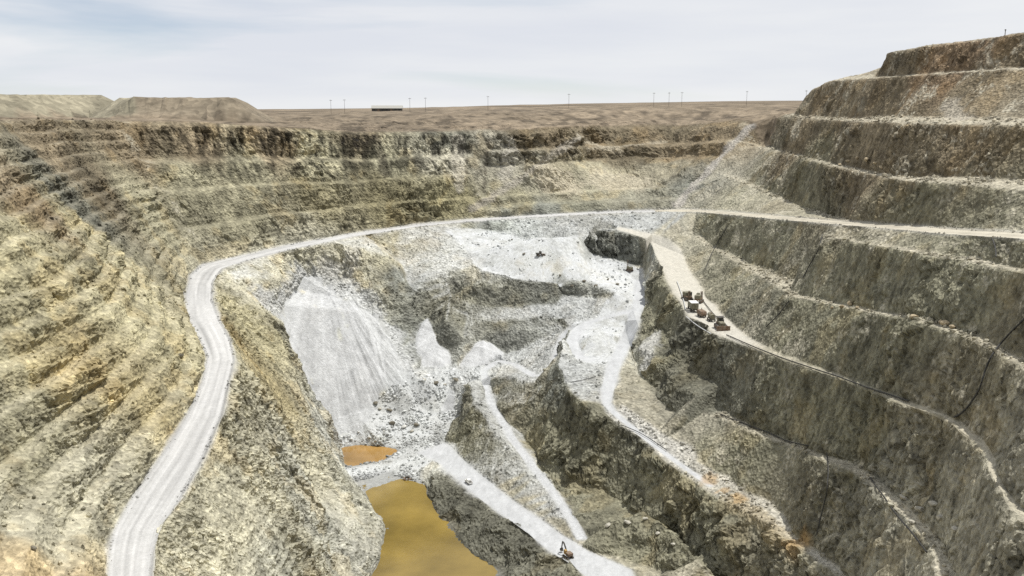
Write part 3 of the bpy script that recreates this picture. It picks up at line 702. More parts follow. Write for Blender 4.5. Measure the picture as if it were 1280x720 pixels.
# ------------------------------------------------------------------ materials
def mat(name):
    m = bpy.data.materials.new(name); m.use_nodes = True
    nt = m.node_tree; return m, nt, nt.nodes['Principled BSDF']
def ground_mat(name, sc1, sc2, amp, bump, stretch=1.0):
    m, nt, b = mat(name); nd, lk = nt.nodes, nt.links
    at = nd.new('ShaderNodeAttribute'); at.attribute_name = 'ground_colour'
    geo = nd.new('ShaderNodeTexCoord'); mpn = nd.new('ShaderNodeMapping'); mpn.inputs['Scale'].default_value = (1, 1, stretch)
    lk.new(geo.outputs['Object'], mpn.inputs[0])
    a = nd.new('ShaderNodeTexNoise'); a.inputs['Scale'].default_value = sc1; a.inputs['Detail'].default_value = 8; a.inputs['Roughness'].default_value = 0.7
    v = nd.new('ShaderNodeTexVoronoi'); v.inputs['Scale'].default_value = sc2
    lk.new(mpn.outputs[0], a.inputs['Vector']); lk.new(mpn.outputs[0], v.inputs['Vector'])
    mr = nd.new('ShaderNodeMapRange'); mr.inputs[1].default_value = 0.25; mr.inputs[2].default_value = 0.75
    mr.inputs[3].default_value = 1-amp; mr.inputs[4].default_value = 1+amp
    lk.new(a.outputs['Fac'], mr.inputs[0])
    sp = nd.new('ShaderNodeSeparateColor'); lk.new(v.outputs['Color'], sp.inputs[0])
    mr2 = nd.new('ShaderNodeMapRange'); mr2.inputs[3].default_value = 1-amp*0.7; mr2.inputs[4].default_value = 1+amp*0.7
    lk.new(sp.outputs[0], mr2.inputs[0])
    mul = nd.new('ShaderNodeMath'); mul.operation = 'MULTIPLY'; lk.new(mr.outputs[0], mul.inputs[0]); lk.new(mr2.outputs[0], mul.inputs[1])
    vm = nd.new('ShaderNodeVectorMath'); vm.operation = 'SCALE'; lk.new(at.outputs['Color'], vm.inputs[0]); lk.new(mul.outputs[0], vm.inputs['Scale'])
    lk.new(vm.outputs[0], b.inputs['Base Color'])
    ad = nd.new('ShaderNodeMath'); ad.operation = 'ADD'; lk.new(a.outputs['Fac'], ad.inputs[0]); lk.new(v.outputs['Distance'], ad.inputs[1])
    bp = nd.new('ShaderNodeBump'); bp.inputs['Strength'].default_value = 1.0; bp.inputs['Distance'].default_value = bump
    lk.new(ad.outputs[0], bp.inputs['Height']); lk.new(bp.outputs[0], b.inputs['Normal'])
    b.inputs['Roughness'].default_value = 0.95; b.inputs['Specular IOR Level'].default_value = 0.15
    return m
M_ROCK = ground_mat('weathered_rock', 0.5, 0.9, 0.30, 0.6)
M_DUST = ground_mat('pale_dust_and_scree', 0.8, 2.2, 0.14, 0.12)
M_ROAD = ground_mat('packed_road_dust', 0.35, 2.5, 0.07, 0.04)
M_PLAIN = ground_mat('dry_plain_soil', 0.08, 0.25, 0.30, 0.5)

# ------------------------------------------------------------------ split into the pieces of the setting
def tri_region():
    g = np.array([n for n in REG], object)[R]
    tsc = SCREE[T].mean(1) > 0.5; thp = HEAP[T].mean(1) > 0.5
    g[tsc & ~np.isin(g, ['haul_road','ramp_road','path','pond_bed'])] = 'scree'
    g[thp & (g == 'plain')] = 'spoil_heap'
    return g
G = tri_region()
def build(name, mask, material, parent=None, kind='structure'):
    t = T[mask]
    if len(t) == 0: return None
    u, inv = np.unique(t.ravel(), return_inverse=True)
    me = bpy.data.meshes.new(name); n = len(t)
    me.vertices.add(len(u)); me.vertices.foreach_set('co', V[u].astype(np.float32).ravel())
    me.loops.add(n*3); me.loops.foreach_set('vertex_index', inv.astype(np.int32).ravel())
    me.polygons.add(n); me.polygons.foreach_set('loop_start', np.arange(0, n*3, 3, dtype=np.int32))
    me.update(calc_edges=True)
    at = me.attributes.new('ground_colour', 'FLOAT_COLOR', 'POINT')
    at.data.foreach_set('color', np.c_[col[u], np.ones(len(u))].astype(np.float32).ravel())
    me.materials.append(material)
    me.polygons.foreach_set('use_smooth', np.zeros(n, bool))
    o = bpy.data.objects.new(name, me); COL.objects.link(o)
    if parent: o.parent = parent
    elif kind: o['kind'] = kind
    return o
def sel(*names): return np.isin(G, names)
cw = V[T].mean(1)
build('plain', sel('plain'), M_PLAIN)
build('haul_road', sel('haul_road'), M_ROAD)
build('ramp_road', sel('ramp_road'), M_ROAD)
build('path', sel('path'), M_DUST)
lw = build('pit_wall_left', sel('left_face'), M_ROCK); build('ledge', sel('left_ledge'), M_ROCK, lw)
bw = build('pit_wall_back', sel('back_face','corner_face'), M_ROCK); build('ledge', sel('back_ledge','corner_ledge'), M_ROCK, bw)
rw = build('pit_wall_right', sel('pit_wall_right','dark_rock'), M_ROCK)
build('pond_bank', sel('shore_rock'), M_ROCK)
for nm in ('hill','upper','second','third','fifth','sixth','machine','eighth','ninth'):
    build('ledge', sel(nm+'_ledge'), M_DUST if nm == 'machine' else M_ROCK, rw)
build('pit_wall_inner', sel('pit_wall_inner'), M_ROCK)
build('pit_wall_lower', sel('pit_wall_lower'), M_ROCK)
build('pale_ledge', sel('pale_ledge'), M_DUST)
build('pit_floor', sel('pit_floor'), M_DUST)
build('pond_bed', sel('pond_bed'), M_DUST)
build('scree_slope', sel('scree') & (cw[:, 1] < 560), M_DUST)
build('scree_slope', sel('scree') & (cw[:, 1] >= 560), M_DUST)
build('spoil_heap', sel('spoil_heap') & (cw[:, 0]/cw[:, 1] > -0.40), M_PLAIN)
build('spoil_heap', sel('spoil_heap') & (cw[:, 0]/cw[:, 1] <= -0.40), M_PLAIN)

# ------------------------------------------------------------------ pond water
def water(name, poly, colour):
    m, nt, b = mat(name+'_water'); nd, lk = nt.nodes, nt.links
    nz = nd.new('ShaderNodeTexNoise'); nz.inputs['Scale'].default_value = 0.045; nz.inputs['Detail'].default_value = 5
    tcn = nd.new('ShaderNodeTexCoord'); lk.new(tcn.outputs['Object'], nz.inputs['Vector'])
    rp = nd.new('ShaderNodeValToRGB'); rp.color_ramp.elements[0].color = (*[c*0.72 for c in colour], 1); rp.color_ramp.elements[1].color = (*[c*1.28 for c in colour], 1)
    rp.color_ramp.elements[0].position = .35; rp.color_ramp.elements[1].position = .65
    lk.new(nz.outputs['Fac'], rp.inputs[0]); lk.new(rp.outputs[0], b.inputs['Base Color'])
    b.inputs['Roughness'].default_value = 0.06; b.inputs['IOR'].default_value = 1.33
    n2 = nd.new('ShaderNodeTexNoise'); n2.inputs['Scale'].default_value = 1.5; n2.inputs['Detail'].default_value = 4
    lk.new(tcn.outputs['Object'], n2.inputs['Vector'])
    bp = nd.new('ShaderNodeBump'); bp.inputs['Distance'].default_value = 0.02; lk.new(n2.outputs['Fac'], bp.inputs['Height']); lk.new(bp.outputs[0], b.inputs['Normal'])
    a = np.array(poly)[:, :2]; c = a.mean(0); a = c+(a-c)*(1+3.0/np.linalg.norm(a-c, axis=1)[:, None])
    me = bpy.data.meshes.new(name); me.from_pydata([(x, y, WATER) for x, y in a], [], [list(range(len(a)))]); me.materials.append(m)
    o = bpy.data.objects.new(name, me); COL.objects.link(o); o['kind'] = 'structure'
    return o
water('pond', shore_main, (.19, .135, .035))
water('upper_pond', shore_up, (.26, .155, .05))

# ================================================================== things
import bmesh
bpy.context.view_layer.update()
GROUND = [o for o in COL.objects if o.type == 'MESH']
def hit2(px, py):               # where this sight line meets the finished ground or water
    d = Vector(ray(px, py)).normalized(); best = None
    for o in GROUND:
        ok, loc, nor, _ = o.ray_cast(Vector((0, 0, 0)), d)
        if ok and (best is None or loc.length < best[0].length): best = (loc.copy(), nor.copy())
    return best
def ground_z(x, y, z0=60):
    best = None
    for o in GROUND:
        ok, loc, nor, _ = o.ray_cast(Vector((x, y, z0)), Vector((0, 0, -1)))
        if ok and (best is None or loc.z > best): best = loc.z
    return best
def paint(name, c, rough=0.6, metal=0.0, dirt=0.35):
    m, nt, b = mat(name); nd, lk = nt.nodes, nt.links
    nz = nd.new('ShaderNodeTexNoise'); nz.inputs['Scale'].default_value = 1.6; nz.inputs['Detail'].default_value = 5
    tcn = nd.new('ShaderNodeTexCoord'); lk.new(tcn.outputs['Object'], nz.inputs['Vector'])
    rp = nd.new('ShaderNodeValToRGB'); rp.color_ramp.elements[0].position = 0.4; rp.color_ramp.elements[1].position = 0.7
    rp.color_ramp.elements[0].color = (*c, 1)
    rp.color_ramp.elements[1].color = (*[a*(1-dirt)+b_*dirt for a, b_ in zip(c, (.42, .40, .34))], 1)
    lk.new(nz.outputs['Fac'], rp.inputs[0]); lk.new(rp.outputs[0], b.inputs['Base Color'])
    b.inputs['Roughness'].default_value = rough; b.inputs['Metallic'].default_value = metal
    return m
K_YEL = paint('worn_yellow_paint', (.34, .20, .04)); K_DRK = paint('dark_steel', (.035, .032, .028), 0.6, 0.2, 0.25)
K_BRN = paint('rust_brown_steel', (.13, .075, .04)); K_WHT = paint('white_paint', (.72, .72, .70), 0.5, 0, 0.15)
K_RUB = paint('black_rubber', (.018, .018, .018), 0.85, 0, 0.25); K_GLS = paint('dark_glass', (.02, .025, .03), 0.1, 0, 0.05)
K_HOSE = paint('black_hose', (.015, .015, .015), 0.7, 0, 0.1); K_WOOD = paint('grey_pole_wood', (.10, .085, .07), 0.9, 0, 0.2)
K_PIPE = paint('grey_white_pipe', (.50, .51, .52), 0.5, 0, 0.2); K_ROOF = paint('pale_sheet_roof', (.30, .295, .27), 0.6, 0, 0.2)
K_OLD = paint('olive_steel', (.13, .12, .075), 0.7)

class MB:
    def __init__(s): s.bm = bmesh.new()
    def box(s, c, d, bev=0.04, rot=None):
        r = bmesh.ops.create_cube(s.bm, size=1.0); vs = r['verts']
        bmesh.ops.scale(s.bm, vec=d, verts=vs)
        if bev: 
            es = list({e for v in vs for e in v.link_edges}); g = bmesh.ops.bevel(s.bm, geom=es, offset=min(bev, min(d)*0.3), segments=1, affect='EDGES'); vs = list({v for f in g['faces'] for v in f.verts} | {v for v in vs if v.is_valid})
        if rot: bmesh.ops.rotate(s.bm, cent=(0, 0, 0), matrix=rot, verts=vs)
        bmesh.ops.translate(s.bm, vec=c, verts=vs); return s
    def cyl(s, a, b, r, n=10, r2=None):
        a, b = Vector(a), Vector(b); d = b-a
        g = bmesh.ops.create_cone(s.bm, cap_ends=True, segments=n, radius1=r, radius2=r if r2 is None else r2, depth=d.length)
        q = d.to_track_quat('Z', 'Y').to_matrix()
        bmesh.ops.rotate(s.bm, cent=(0, 0, 0), matrix=q, verts=g['verts']); bmesh.ops.translate(s.bm, vec=(a+b)/2, verts=g['verts']); return s
    def prism(s, prof, y0, y1):      # profile in x,z drawn out along y
        a = [s.bm.verts.new((x, y0, z)) for x, z in prof]; b = [s.bm.verts.new((x, y1, z)) for x, z in prof]
        n = len(prof)
        s.bm.faces.new(a); s.bm.faces.new(b[::-1])
        for i in range(n): s.bm.faces.new((a[i], b[i], b[(i+1) % n], a[(i+1) % n]))
        bmesh.ops.recalc_face_normals(s.bm, faces=s.bm.faces[:]); return s
    def tube(s, pts, r, n=6):
        rings = []
        for i, p_ in enumerate(pts):
            t = (pts[min(i+1, len(pts)-1)]-pts[max(i-1, 0)]).normalized(); q = t.to_track_quat('Z', 'Y')
            rings.append([s.bm.verts.new(p_+q @ Vector((math.cos(k*2*math.pi/n)*r, math.sin(k*2*math.pi/n)*r, 0))) for k in range(n)])
        for a, b in zip(rings, rings[1:]):
            for k in range(n): s.bm.faces.new((a[k], a[(k+1) % n], b[(k+1) % n], b[k]))
        s.bm.faces.new(rings[0][::-1]); s.bm.faces.new(rings[-1]); return s
    def build(s, name, m, parent=None, loc=None):
        me = bpy.data.meshes.new(name); s.bm.to_mesh(me); s.bm.free(); me.materials.append(m)
        o = bpy.data.objects.new(name, me); COL.objects.link(o)
        if parent: o.parent = parent
        if loc is not None: o.location = loc
        return o
def tag(o, label, cat, group=None):
    o['label'] = label; o['category'] = cat
    if group: o['group'] = group
    return o
def thing(name, label, cat, loc, rz=0.0, tilt=(0, 0), group=None):
    o = bpy.data.objects.new(name, None); COL.objects.link(o); o.location = loc; o.rotation_euler = (tilt[0], tilt[1], rz)
    o.empty_display_size = 0.5
    return tag(o, label, cat, group)
def stadium(l, h, n=6):
    r = h/2; p_ = []
    for k in range(n+1): a = -math.pi/2+math.pi*k/n; p_.append((l/2-r+r*math.cos(a), r+r*math.sin(a)))
    for k in range(n+1): a = math.pi/2+math.pi*k/n; p_.append((-l/2+r+r*math.cos(a), r+r*math.sin(a)))
    return p_
def tracks(t, l, h, gauge, w):
    for sgn in (-1, 1):
        y = sgn*gauge/2; o = MB().prism(stadium(l, h), y-w/2, y+w/2).build('track', K_DRK, t)
        mb = MB()
        for k in range(4):
            x = -l/2+h*0.5+(l-h)*k/3; mb.cyl((x, y-w*0.55, h/2), (x, y+w*0.55, h/2), h*0.3, 10)
        mb.build('track_wheel', K_BRN, o)
def wheels(t, xs, gauge, r, w):
    for x in xs:
        for sgn in (-1, 1):
            y = sgn*gauge/2; o = bpy.data.objects.new('wheel', None); COL.objects.link(o); o.parent = t; o.location = (x, y, r)
            MB().cyl((0, -w/2, 0), (0, w/2, 0), r, 16).build('tyre', K_RUB, o)
            MB().cyl((0, -w*0.56, 0), (0, w*0.56, 0), r*0.5, 12).build('rim', K_BRN, o)

def at(px, py, dz=0.0):
    h_ = hit2(px, py); return h_[0]+Vector((0, 0, dz))
def heading(a, b):              # direction on the ground between two sight lines
    d = at(*b)-at(*a); return math.atan2(d.y, d.x)

# ---- machines on the ledge of the right wall
hd = heading((866,372), (905,410)); BIG = []
def bulldozer(px, py, rz, label):
    t = thing('bulldozer', label, 'bulldozer', at(px, py), rz)
    tracks(t, 4.6, 1.3, 2.3, 0.62)
    MB().box((0.7, 0, 1.55), (3.0, 1.5, 1.3), 0.1).build('engine_hood', K_OLD, t)
    MB().box((-1.3, 0, 1.3), (1.6, 2.0, 0.8), 0.08).build('chassis', K_BRN, t)
    c = MB().box((-1.1, 0, 2.35), (1.5, 1.6, 1.5), 0.1).build('cab', K_OLD, t)
    MB().box((-0.33, 0, 2.5), (0.06, 1.3, 0.9), 0).build('windscreen', K_GLS, c)
    MB().box((-1.1, 0, 3.2), (2.0, 2.1, 0.12), 0.03).build('canopy', K_DRK, c)
    MB().prism([(2.7, 0.1), (2.95, 0.15), (2.82, 0.6), (2.85, 1.1), (3.05, 1.5), (2.9, 1.52), (2.62, 1.1), (2.58, 0.6)], -1.9, 1.9).build('blade', K_BRN, t)
    for y in (-1.35, 1.35): MB().box((1.3, y, 0.6), (2.7, 0.22, 0.3), 0.04).build('push_arm', K_BRN, t)
    MB().cyl((1.3, 0.4, 2.1), (1.3, 0.4, 3.0), 0.1).build('exhaust_pipe', K_DRK, t)
    return t
bulldozer(901, 411, hd, 'dark boxy bulldozer parked at the near end of the machinery on the ledge')
def drill_rig(px, py, rz, label, mast_up, cat='drill rig'):
    t = thing('drill_rig', label, cat, at(px, py), rz)
    tracks(t, 3.6, 0.9, 2.0, 0.5)
    MB().box((0, 0, 1.15), (3.4, 1.7, 0.5), 0.06).build('chassis', K_BRN, t)
    MB().box((-0.8, 0, 1.95), (1.9, 1.7, 1.2), 0.1).build('engine_housing', K_OLD, t)
    c = MB().box((0.9, 0.45, 2.1), (1.1, 0.9, 1.5), 0.08).build('cab', K_OLD, t)
    MB().box((1.47, 0.45, 2.3), (0.05, 0.7, 0.8), 0).build('windscreen', K_GLS, c)
    mb = MB(); x0 = 1.75; hgt = 6.0 if mast_up else 3.4
    for dx, dy in ((-.2, -.25), (.2, -.25), (-.2, .25), (.2, .25)): mb.cyl((x0+dx, -0.4+dy, 0.2), (x0+dx, -0.4+dy, hgt), 0.06, 6)
    for k in range(int(hgt/0.6)):
        z = 0.4+k*0.6
        for dy in (-.25, .25): mb.cyl((x0-.2, -0.4+dy, z), (x0+.2, -0.4+dy, z+0.5), 0.035, 5)
        for dx in (-.2, .2): mb.cyl((x0+dx, -0.65, z), (x0+dx, -0.15, z+0.5), 0.035, 5)
    mb.build('mast', K_BRN, t)
    MB().cyl((x0, -0.4, 0.0), (x0, -0.4, hgt-0.3), 0.09, 8).build('drill_rod', K_DRK, t)
    return t
drill_rig(859, 375, hd+0.3, 'dark crawler drill rig at the far end of the machinery on the ledge', False)
drill_rig(873, 378, hd+2.6, 'brown crawler drill rig beside the white-roofed truck on the ledge', False)
t = thing('service_truck', 'small truck with a white box roof among the machinery on the ledge', 'truck', at(866, 388), hd+math.pi)
wheels(t, (-1.7, 1.9), 1.9, 0.5, 0.32)
MB().box((0, 0, 0.85), (5.6, 0.9, 0.3), 0.04).build('chassis', K_DRK, t)
c = MB().prism([(1.3, 0.9), (2.9, 0.9), (2.9, 1.6), (2.55, 2.45), (1.3, 2.45)], -1.0, 1.0).build('cab', K_OLD, t)
MB().box((2.78, 0, 2.0), (0.06, 1.7, 0.62), 0, __import__('mathutils').Matrix.Rotation(0.0, 3, 'Y')).build('windscreen', K_GLS, c)
bx_ = MB().box((-0.9, 0, 1.9), (3.7, 2.2, 1.8), 0.05).build('cargo_box', K_OLD, t)
MB().box((-0.9, 0, 2.86), (3.9, 2.35, 0.12), 0.03).build('box_roof', K_WHT, bx_)
# tank trailer and compressor between the rigs
t = thing('compressor', 'brown towed compressor with curved hoses in the middle of the ledge machinery', 'compressor', at(877, 396), hd+0.15)
wheels(t, (-0.7, 0.7), 1.7, 0.42, 0.25)
MB().prism([(-1.9, .7), (1.7, .7), (1.9, 1.2), (1.6, 1.95), (-1.6, 2.0), (-1.9, 1.6)], -0.85, 0.85).build('housing', K_BRN, t)
MB().cyl((-1.2, 0.4, 1.9), (-1.2, 0.4, 2.5), 0.09).build('exhaust_pipe', K_DRK, t)
MB().cyl((1.9, 0, .75), (3.2, 0, .55), 0.08).build('drawbar', K_DRK, t)
MB().tube([Vector((x, 1.1+0.5*math.sin(x*1.4), 0.25+0.9*max(0, math.cos(x*0.9)))) for x in np.linspace(-2, 3, 16)], 0.13).build('hose', K_PIPE, t)
t = thing('tank_trailer', 'olive cylindrical tank on a wheeled frame beside the bulldozer on the ledge', 'tank', at(889, 401), hd)
wheels(t, (-0.9, 0.9), 1.7, 0.42, 0.25)
MB().box((0, 0, .75), (4.2, 1.2, .22), .03).build('frame', K_DRK, t)
tk = MB().cyl((-1.9, 0, 1.5), (1.9, 0, 1.5), 0.75, 16).build('tank', K_OLD, t)
MB().cyl((0, 0, 2.2), (0, 0, 2.45), 0.28).build('hatch', K_BRN, tk)

for o in COL.objects:
    if o.type == 'EMPTY' and o.name.split('.')[0] in ('bulldozer', 'drill_rig', 'service_truck', 'compressor', 'tank_trailer'): o.scale = (1.45, 1.45, 1.45)
# ---- draped lines: hoses, cables, pipes
def draped(name, pix, r, m, label, cat, group=None, lift=None, n=14):
    pts = []
    for (x0, y0), (x1, y1) in zip(pix, pix[1:]):
        k = max(2, int(math.hypot(x1-x0, y1-y0)/4))
        for i in range(k):
            f = i/k; h_ = hit2(x0+(x1-x0)*f, y0+(y1-y0)*f)
            if h_: pts.append(h_[0]+h_[1]*(r if lift is None else lift))
    # a cable bridges hollows instead of following each of them
    q_ = [pts[0]]
    for p_ in pts[1:]:
        if (p_-q_[-1]).length < 14: q_.append(p_)
    for _ in range(4): q_ = [q_[0]]+[(a+b*2+c)/4 for a, b, c in zip(q_, q_[1:], q_[2:])]+[q_[-1]]
    q_ = [v-v.normalized()*0.9 for v in q_]
    return tag(MB().tube(q_, r).build(name, m), label, cat, group)
HG = 'black cables and hoses hung over the bench faces'
draped('hose', [(909,284),(897,303),(886,325),(880,342)], 0.2, K_HOSE, 'black hose hanging below the haul road at the far end of the right wall', 'hose', HG)
draped('hose', [(1028,294),(1024,312),(1012,332),(1002,352)], 0.2, K_HOSE, 'black hose dropping from the notch in the narrow fifth bench', 'hose', HG)
draped('hose', [(987,376),(978,388),(966,402),(954,412)], 0.2, K_HOSE, 'black hose lying below the rubble on the bench above the machinery', 'hose', HG)
draped('hose', [(1284,396),(1262,418),(1243,440),(1234,458),(1226,485),(1212,508),(1198,521),(1188,523)], 0.2, K_HOSE, 'long black hose curving down the wall near the right edge', 'hose', HG)
draped('cable', [(908,419),(940,433),(975,447),(1010,459),(1050,472),(1090,487),(1140,503)], 0.2, K_HOSE, 'black cable lying along the ledge beyond the bulldozer', 'cable')
draped('cable', [(896,517),(930,530),(960,541),(985,553),(1015,558)], 0.2, K_HOSE, 'black cable along the bench below the machinery ledge', 'cable')
draped('hose', [(1034,566),(1036,590),(1034,615),(1028,640),(1020,672)], 0.16, K_HOSE, 'thin black hose hanging straight down the lower right face', 'hose', HG)
draped('hose', [(1088,598),(1100,615),(1122,645),(1140,665),(1162,694)], 0.2, K_HOSE, 'black hose lying on the pale rubble in the lower right corner', 'hose', HG)
draped('hose', [(1241,298),(1246,312),(1245,326)], 0.16, K_HOSE, 'short black hose just below the haul road at the right edge', 'hose', HG)
for i, (pa, lb) in enumerate([([(879,377),(888,389),(902,404)], 'dark steel pipe along the inner side of the machinery'),
                              ([(858,396),(868,405),(880,413),(893,420)], 'pale pipe laid along the outer lip of the machinery ledge'),
                              ([(846,352),(850,362),(855,378),(858,392)], 'grey pipe leading up the ledge to the drill rig')]):
    draped('pipe', pa, 0.2, K_DRK if i == 0 else K_PIPE, lb, 'pipe', 'pipes on the machinery ledge', lift=0.3)
draped('cable', [(700,479),(715,478),(735,474),(750,469)], 0.14, K_HOSE, 'black cable across the rocky block below the forked track', 'cable')
draped('cable', [(776,531),(800,541),(822,555),(838,566)], 0.14, K_HOSE, 'black cable at the foot of the face beside the narrow pale ledge', 'cable')

# ---- vehicles lower in the pit
hd2 = heading((560,578), (640,640))
t = thing('pickup_truck', 'small pale pickup truck driving on the ramp above the ochre pond', 'pickup', at(586, 604), hd2+math.pi)
wheels(t, (-1.2, 1.3), 1.5, 0.36, 0.24)
MB().prism([(-2.2, .5), (2.2, .5), (2.2, 1.0), (1.2, 1.1), (-2.2, 1.1)], -0.85, 0.85).build('body', K_WHT, t)
c = MB().prism([(-0.7, 1.1), (1.2, 1.1), (0.7, 1.75), (-0.55, 1.75)], -0.75, 0.75).build('cab', K_WHT, t)
MB().prism([(0.8, 1.2), (1.2, 1.16), (0.78, 1.7), (0.72, 1.7)], -0.65, 0.65).build('windscreen', K_GLS, c)
MB().box((-1.45, 0, 1.12), (1.4, 1.4, 0.1), 0.02).build('load_bed', K_DRK, t)
t = thing('excavator', 'small dark excavator with raised boom at the edge of the ramp', 'excavator', at(710, 697), heading((710,697), (700,690)))
tracks(t, 3.4, 0.8, 2.0, 0.45)
MB().cyl((0, 0, 0.75), (0, 0, 1.05), 0.7, 14).build('turntable', K_DRK, t)
MB().box((-0.5, -0.1, 1.55), (2.2, 1.9, 1.0), 0.1).build('engine_housing', K_BRN, t)
c = MB().box((0.75, 0.5, 1.85), (1.1, 0.85, 1.5), 0.08).build('cab', K_YEL, t)
MB().box((1.32, 0.5, 2.05), (0.05, 0.68, 0.8), 0).build('windscreen', K_GLS, c)
MB().prism([(0.9, 1.3), (1.3, 1.3), (3.0, 3.6), (3.9, 3.9), (3.8, 4.15), (2.8, 3.95)], -0.5, -0.1).build('boom', K_DRK, t)
ar = MB().prism([(3.6, 4.2), (3.95, 4.1), (4.5, 1.4), (4.25, 1.4)], -0.45, -0.15).build('arm', K_DRK, t)
MB().prism([(4.2, 1.5), (4.6, 1.45), (4.9, 0.9), (4.5, 0.45), (3.9, 0.5), (4.1, 0.9)], -0.75, 0.15).build('bucket', K_DRK, ar)
drill_rig(787, 339, 2.4, 'small dark drill rig with upright mast on the pale ledge', True)
t = thing('wheel_loader', 'tiny dark wheel loader on the pale slope below the back road', 'loader', at(675, 320), 0.4)
wheels(t, (-1.2, 1.2), 1.7, 0.6, 0.45)
MB().box((-1.2, 0, 1.45), (2.2, 1.5, 0.9), 0.1).build('engine_hood', K_DRK, t)
MB().box((0.2, 0, 2.0), (1.1, 1.3, 1.5), 0.08).build('cab', K_DRK, t)
lf = MB().box((1.6, 0, 1.1), (1.9, 1.1, 0.25), 0.04).build('lift_arm', K_BRN, t)
MB().prism([(2.4, 0.2), (3.2, 0.2), (3.0, 0.4), (2.7, 1.1), (2.4, 1.2)], -1.1, 1.1).build('bucket', K_BRN, lf)
# ---- pump raft on the pond
wp = hit2(511, 598)[0]
t = thing('pump_raft', 'dark pump raft floating near the head of the ochre pond', 'raft', (wp.x, wp.y, WATER), 0.15)
for y in (-0.9, 0.9): MB().cyl((-2.1, y, 0.05), (2.1, y, 0.05), 0.4, 12).build('float', K_BRN, t)
MB().box((0, 0, 0.52), (4.4, 2.6, 0.12), 0.02).build('deck', K_BRN, t)
pm = MB().box((-0.6, 0, 1.0), (1.8, 1.3, 0.85), 0.08).build('pump_housing', K_DRK, t)
MB().cyl((-0.6, 0.3, 1.4), (-0.6, 0.3, 2.0), 0.08).build('exhaust_pipe', K_DRK, pm)
MB().tube([Vector((0.6, 0, 0.9)), Vector((1.6, 0.3, 0.95)), Vector((2.4, 0.8, 0.5)), Vector((3.0, 1.4, 0.15))], 0.14).build('outlet_hose', K_HOSE, t)

# ---- skyline: poles and the long shed
PG = 'power poles along the horizon'
pole_px = [(414,'leftmost power pole on the horizon'),(431,'second power pole from the left, left of the long shed'),(512.5,'power pole just right of the long shed'),(532,'second power pole right of the long shed'),
           (610,'lone power pole on the horizon above the stained cliff'),(711,'lone power pole above the sandy fans'),(817,'left one of three close power poles'),(836,'middle one of three close power poles'),
           (852,'right one of three close power poles'),(933,'power pole between the three close ones and the hill'),(1007,'power pole at the foot of the stepped hill')]
proto = None
for i, (px, lb) in enumerate(pole_px):
    Dp = 1000 if px < 1000 else 900
    y_h = float(np.interp(px, hx, hy)); b_ = PD(px, y_h+6, Dp); z = ground_z(b_[0], b_[1], 40)
    loc = (b_[0], b_[1], (z if z is not None else b_[2])-0.2)
    if proto is None:
        t = thing('power_pole', lb+' line', 'power pole', loc, 0.3, group=PG); proto = t
        MB().cyl((0, 0, 0), (0, 0, 15.5), 0.17, 8, 0.12).build('pole', K_WOOD, t)
        ca = MB().box((0, 0, 14.6), (2.8, 0.28, 0.28), 0.02).build('crossarm', K_WOOD, t)
        for x in (-1.2, 0, 1.2): MB().cyl((x, 0, 14.7), (x, 0, 15.1), 0.1, 6).build('insulator', K_PIPE, ca)
    else:
        t = proto.copy(); COL.objects.link(t); t.location = loc; t['label'] = lb; t.rotation_euler.z = 0.3+0.2*math.sin(i*2.1)
        for ch in proto.children:
            c = ch.copy(); COL.objects.link(c); c.parent = t
            for g in ch.children:
                d = g.copy(); COL.objects.link(d); d.parent = c
proto['label'] = 'leftmost power pole on the horizon'
b_ = PD(484, 137.5, 1500); z = ground_z(b_[0], b_[1], 40); z = b_[2] if z is None else z
t = thing('long_shed', 'long low shed with pale roof standing alone on the horizon', 'shed', (b_[0], b_[1], z-0.3), 0.06)
wl_ = MB().box((0, 0, 2.2), (48, 14, 4.6), 0.05).build('wall', K_DRK, t)
for k in range(7): MB().box((-20+k*6.7, -7.03, 1.8), (3.2, 0.12, 3.2), 0).build('door' if k in (1, 4) else 'window', K_BRN if k in (1, 4) else K_GLS, t)
mb = MB().prism([(-8.2, 4.4), (8.2, 4.4), (8.2, 4.8), (0, 9.2), (-8.2, 4.8)], -24.8, 24.8)
bmesh.ops.rotate(mb.bm, cent=(0, 0, 0), matrix=__import__('mathutils').Matrix.Rotation(math.pi/2, 3, 'Z'), verts=mb.bm.verts[:]); mb.build('roof', K_ROOF, t)
t = thing('survey_post', 'thin post standing on top of the stepped hill', 'post', at(1256, 46), 0)
MB().cyl((0, 0, -0.5), (0, 0, 2.6), 0.14, 6).build('pole', K_WOOD, t)
MB().box((0, 0, 2.5), (0.6, 0.12, 0.4), 0.02).build('marker_plate', K_DRK, t)

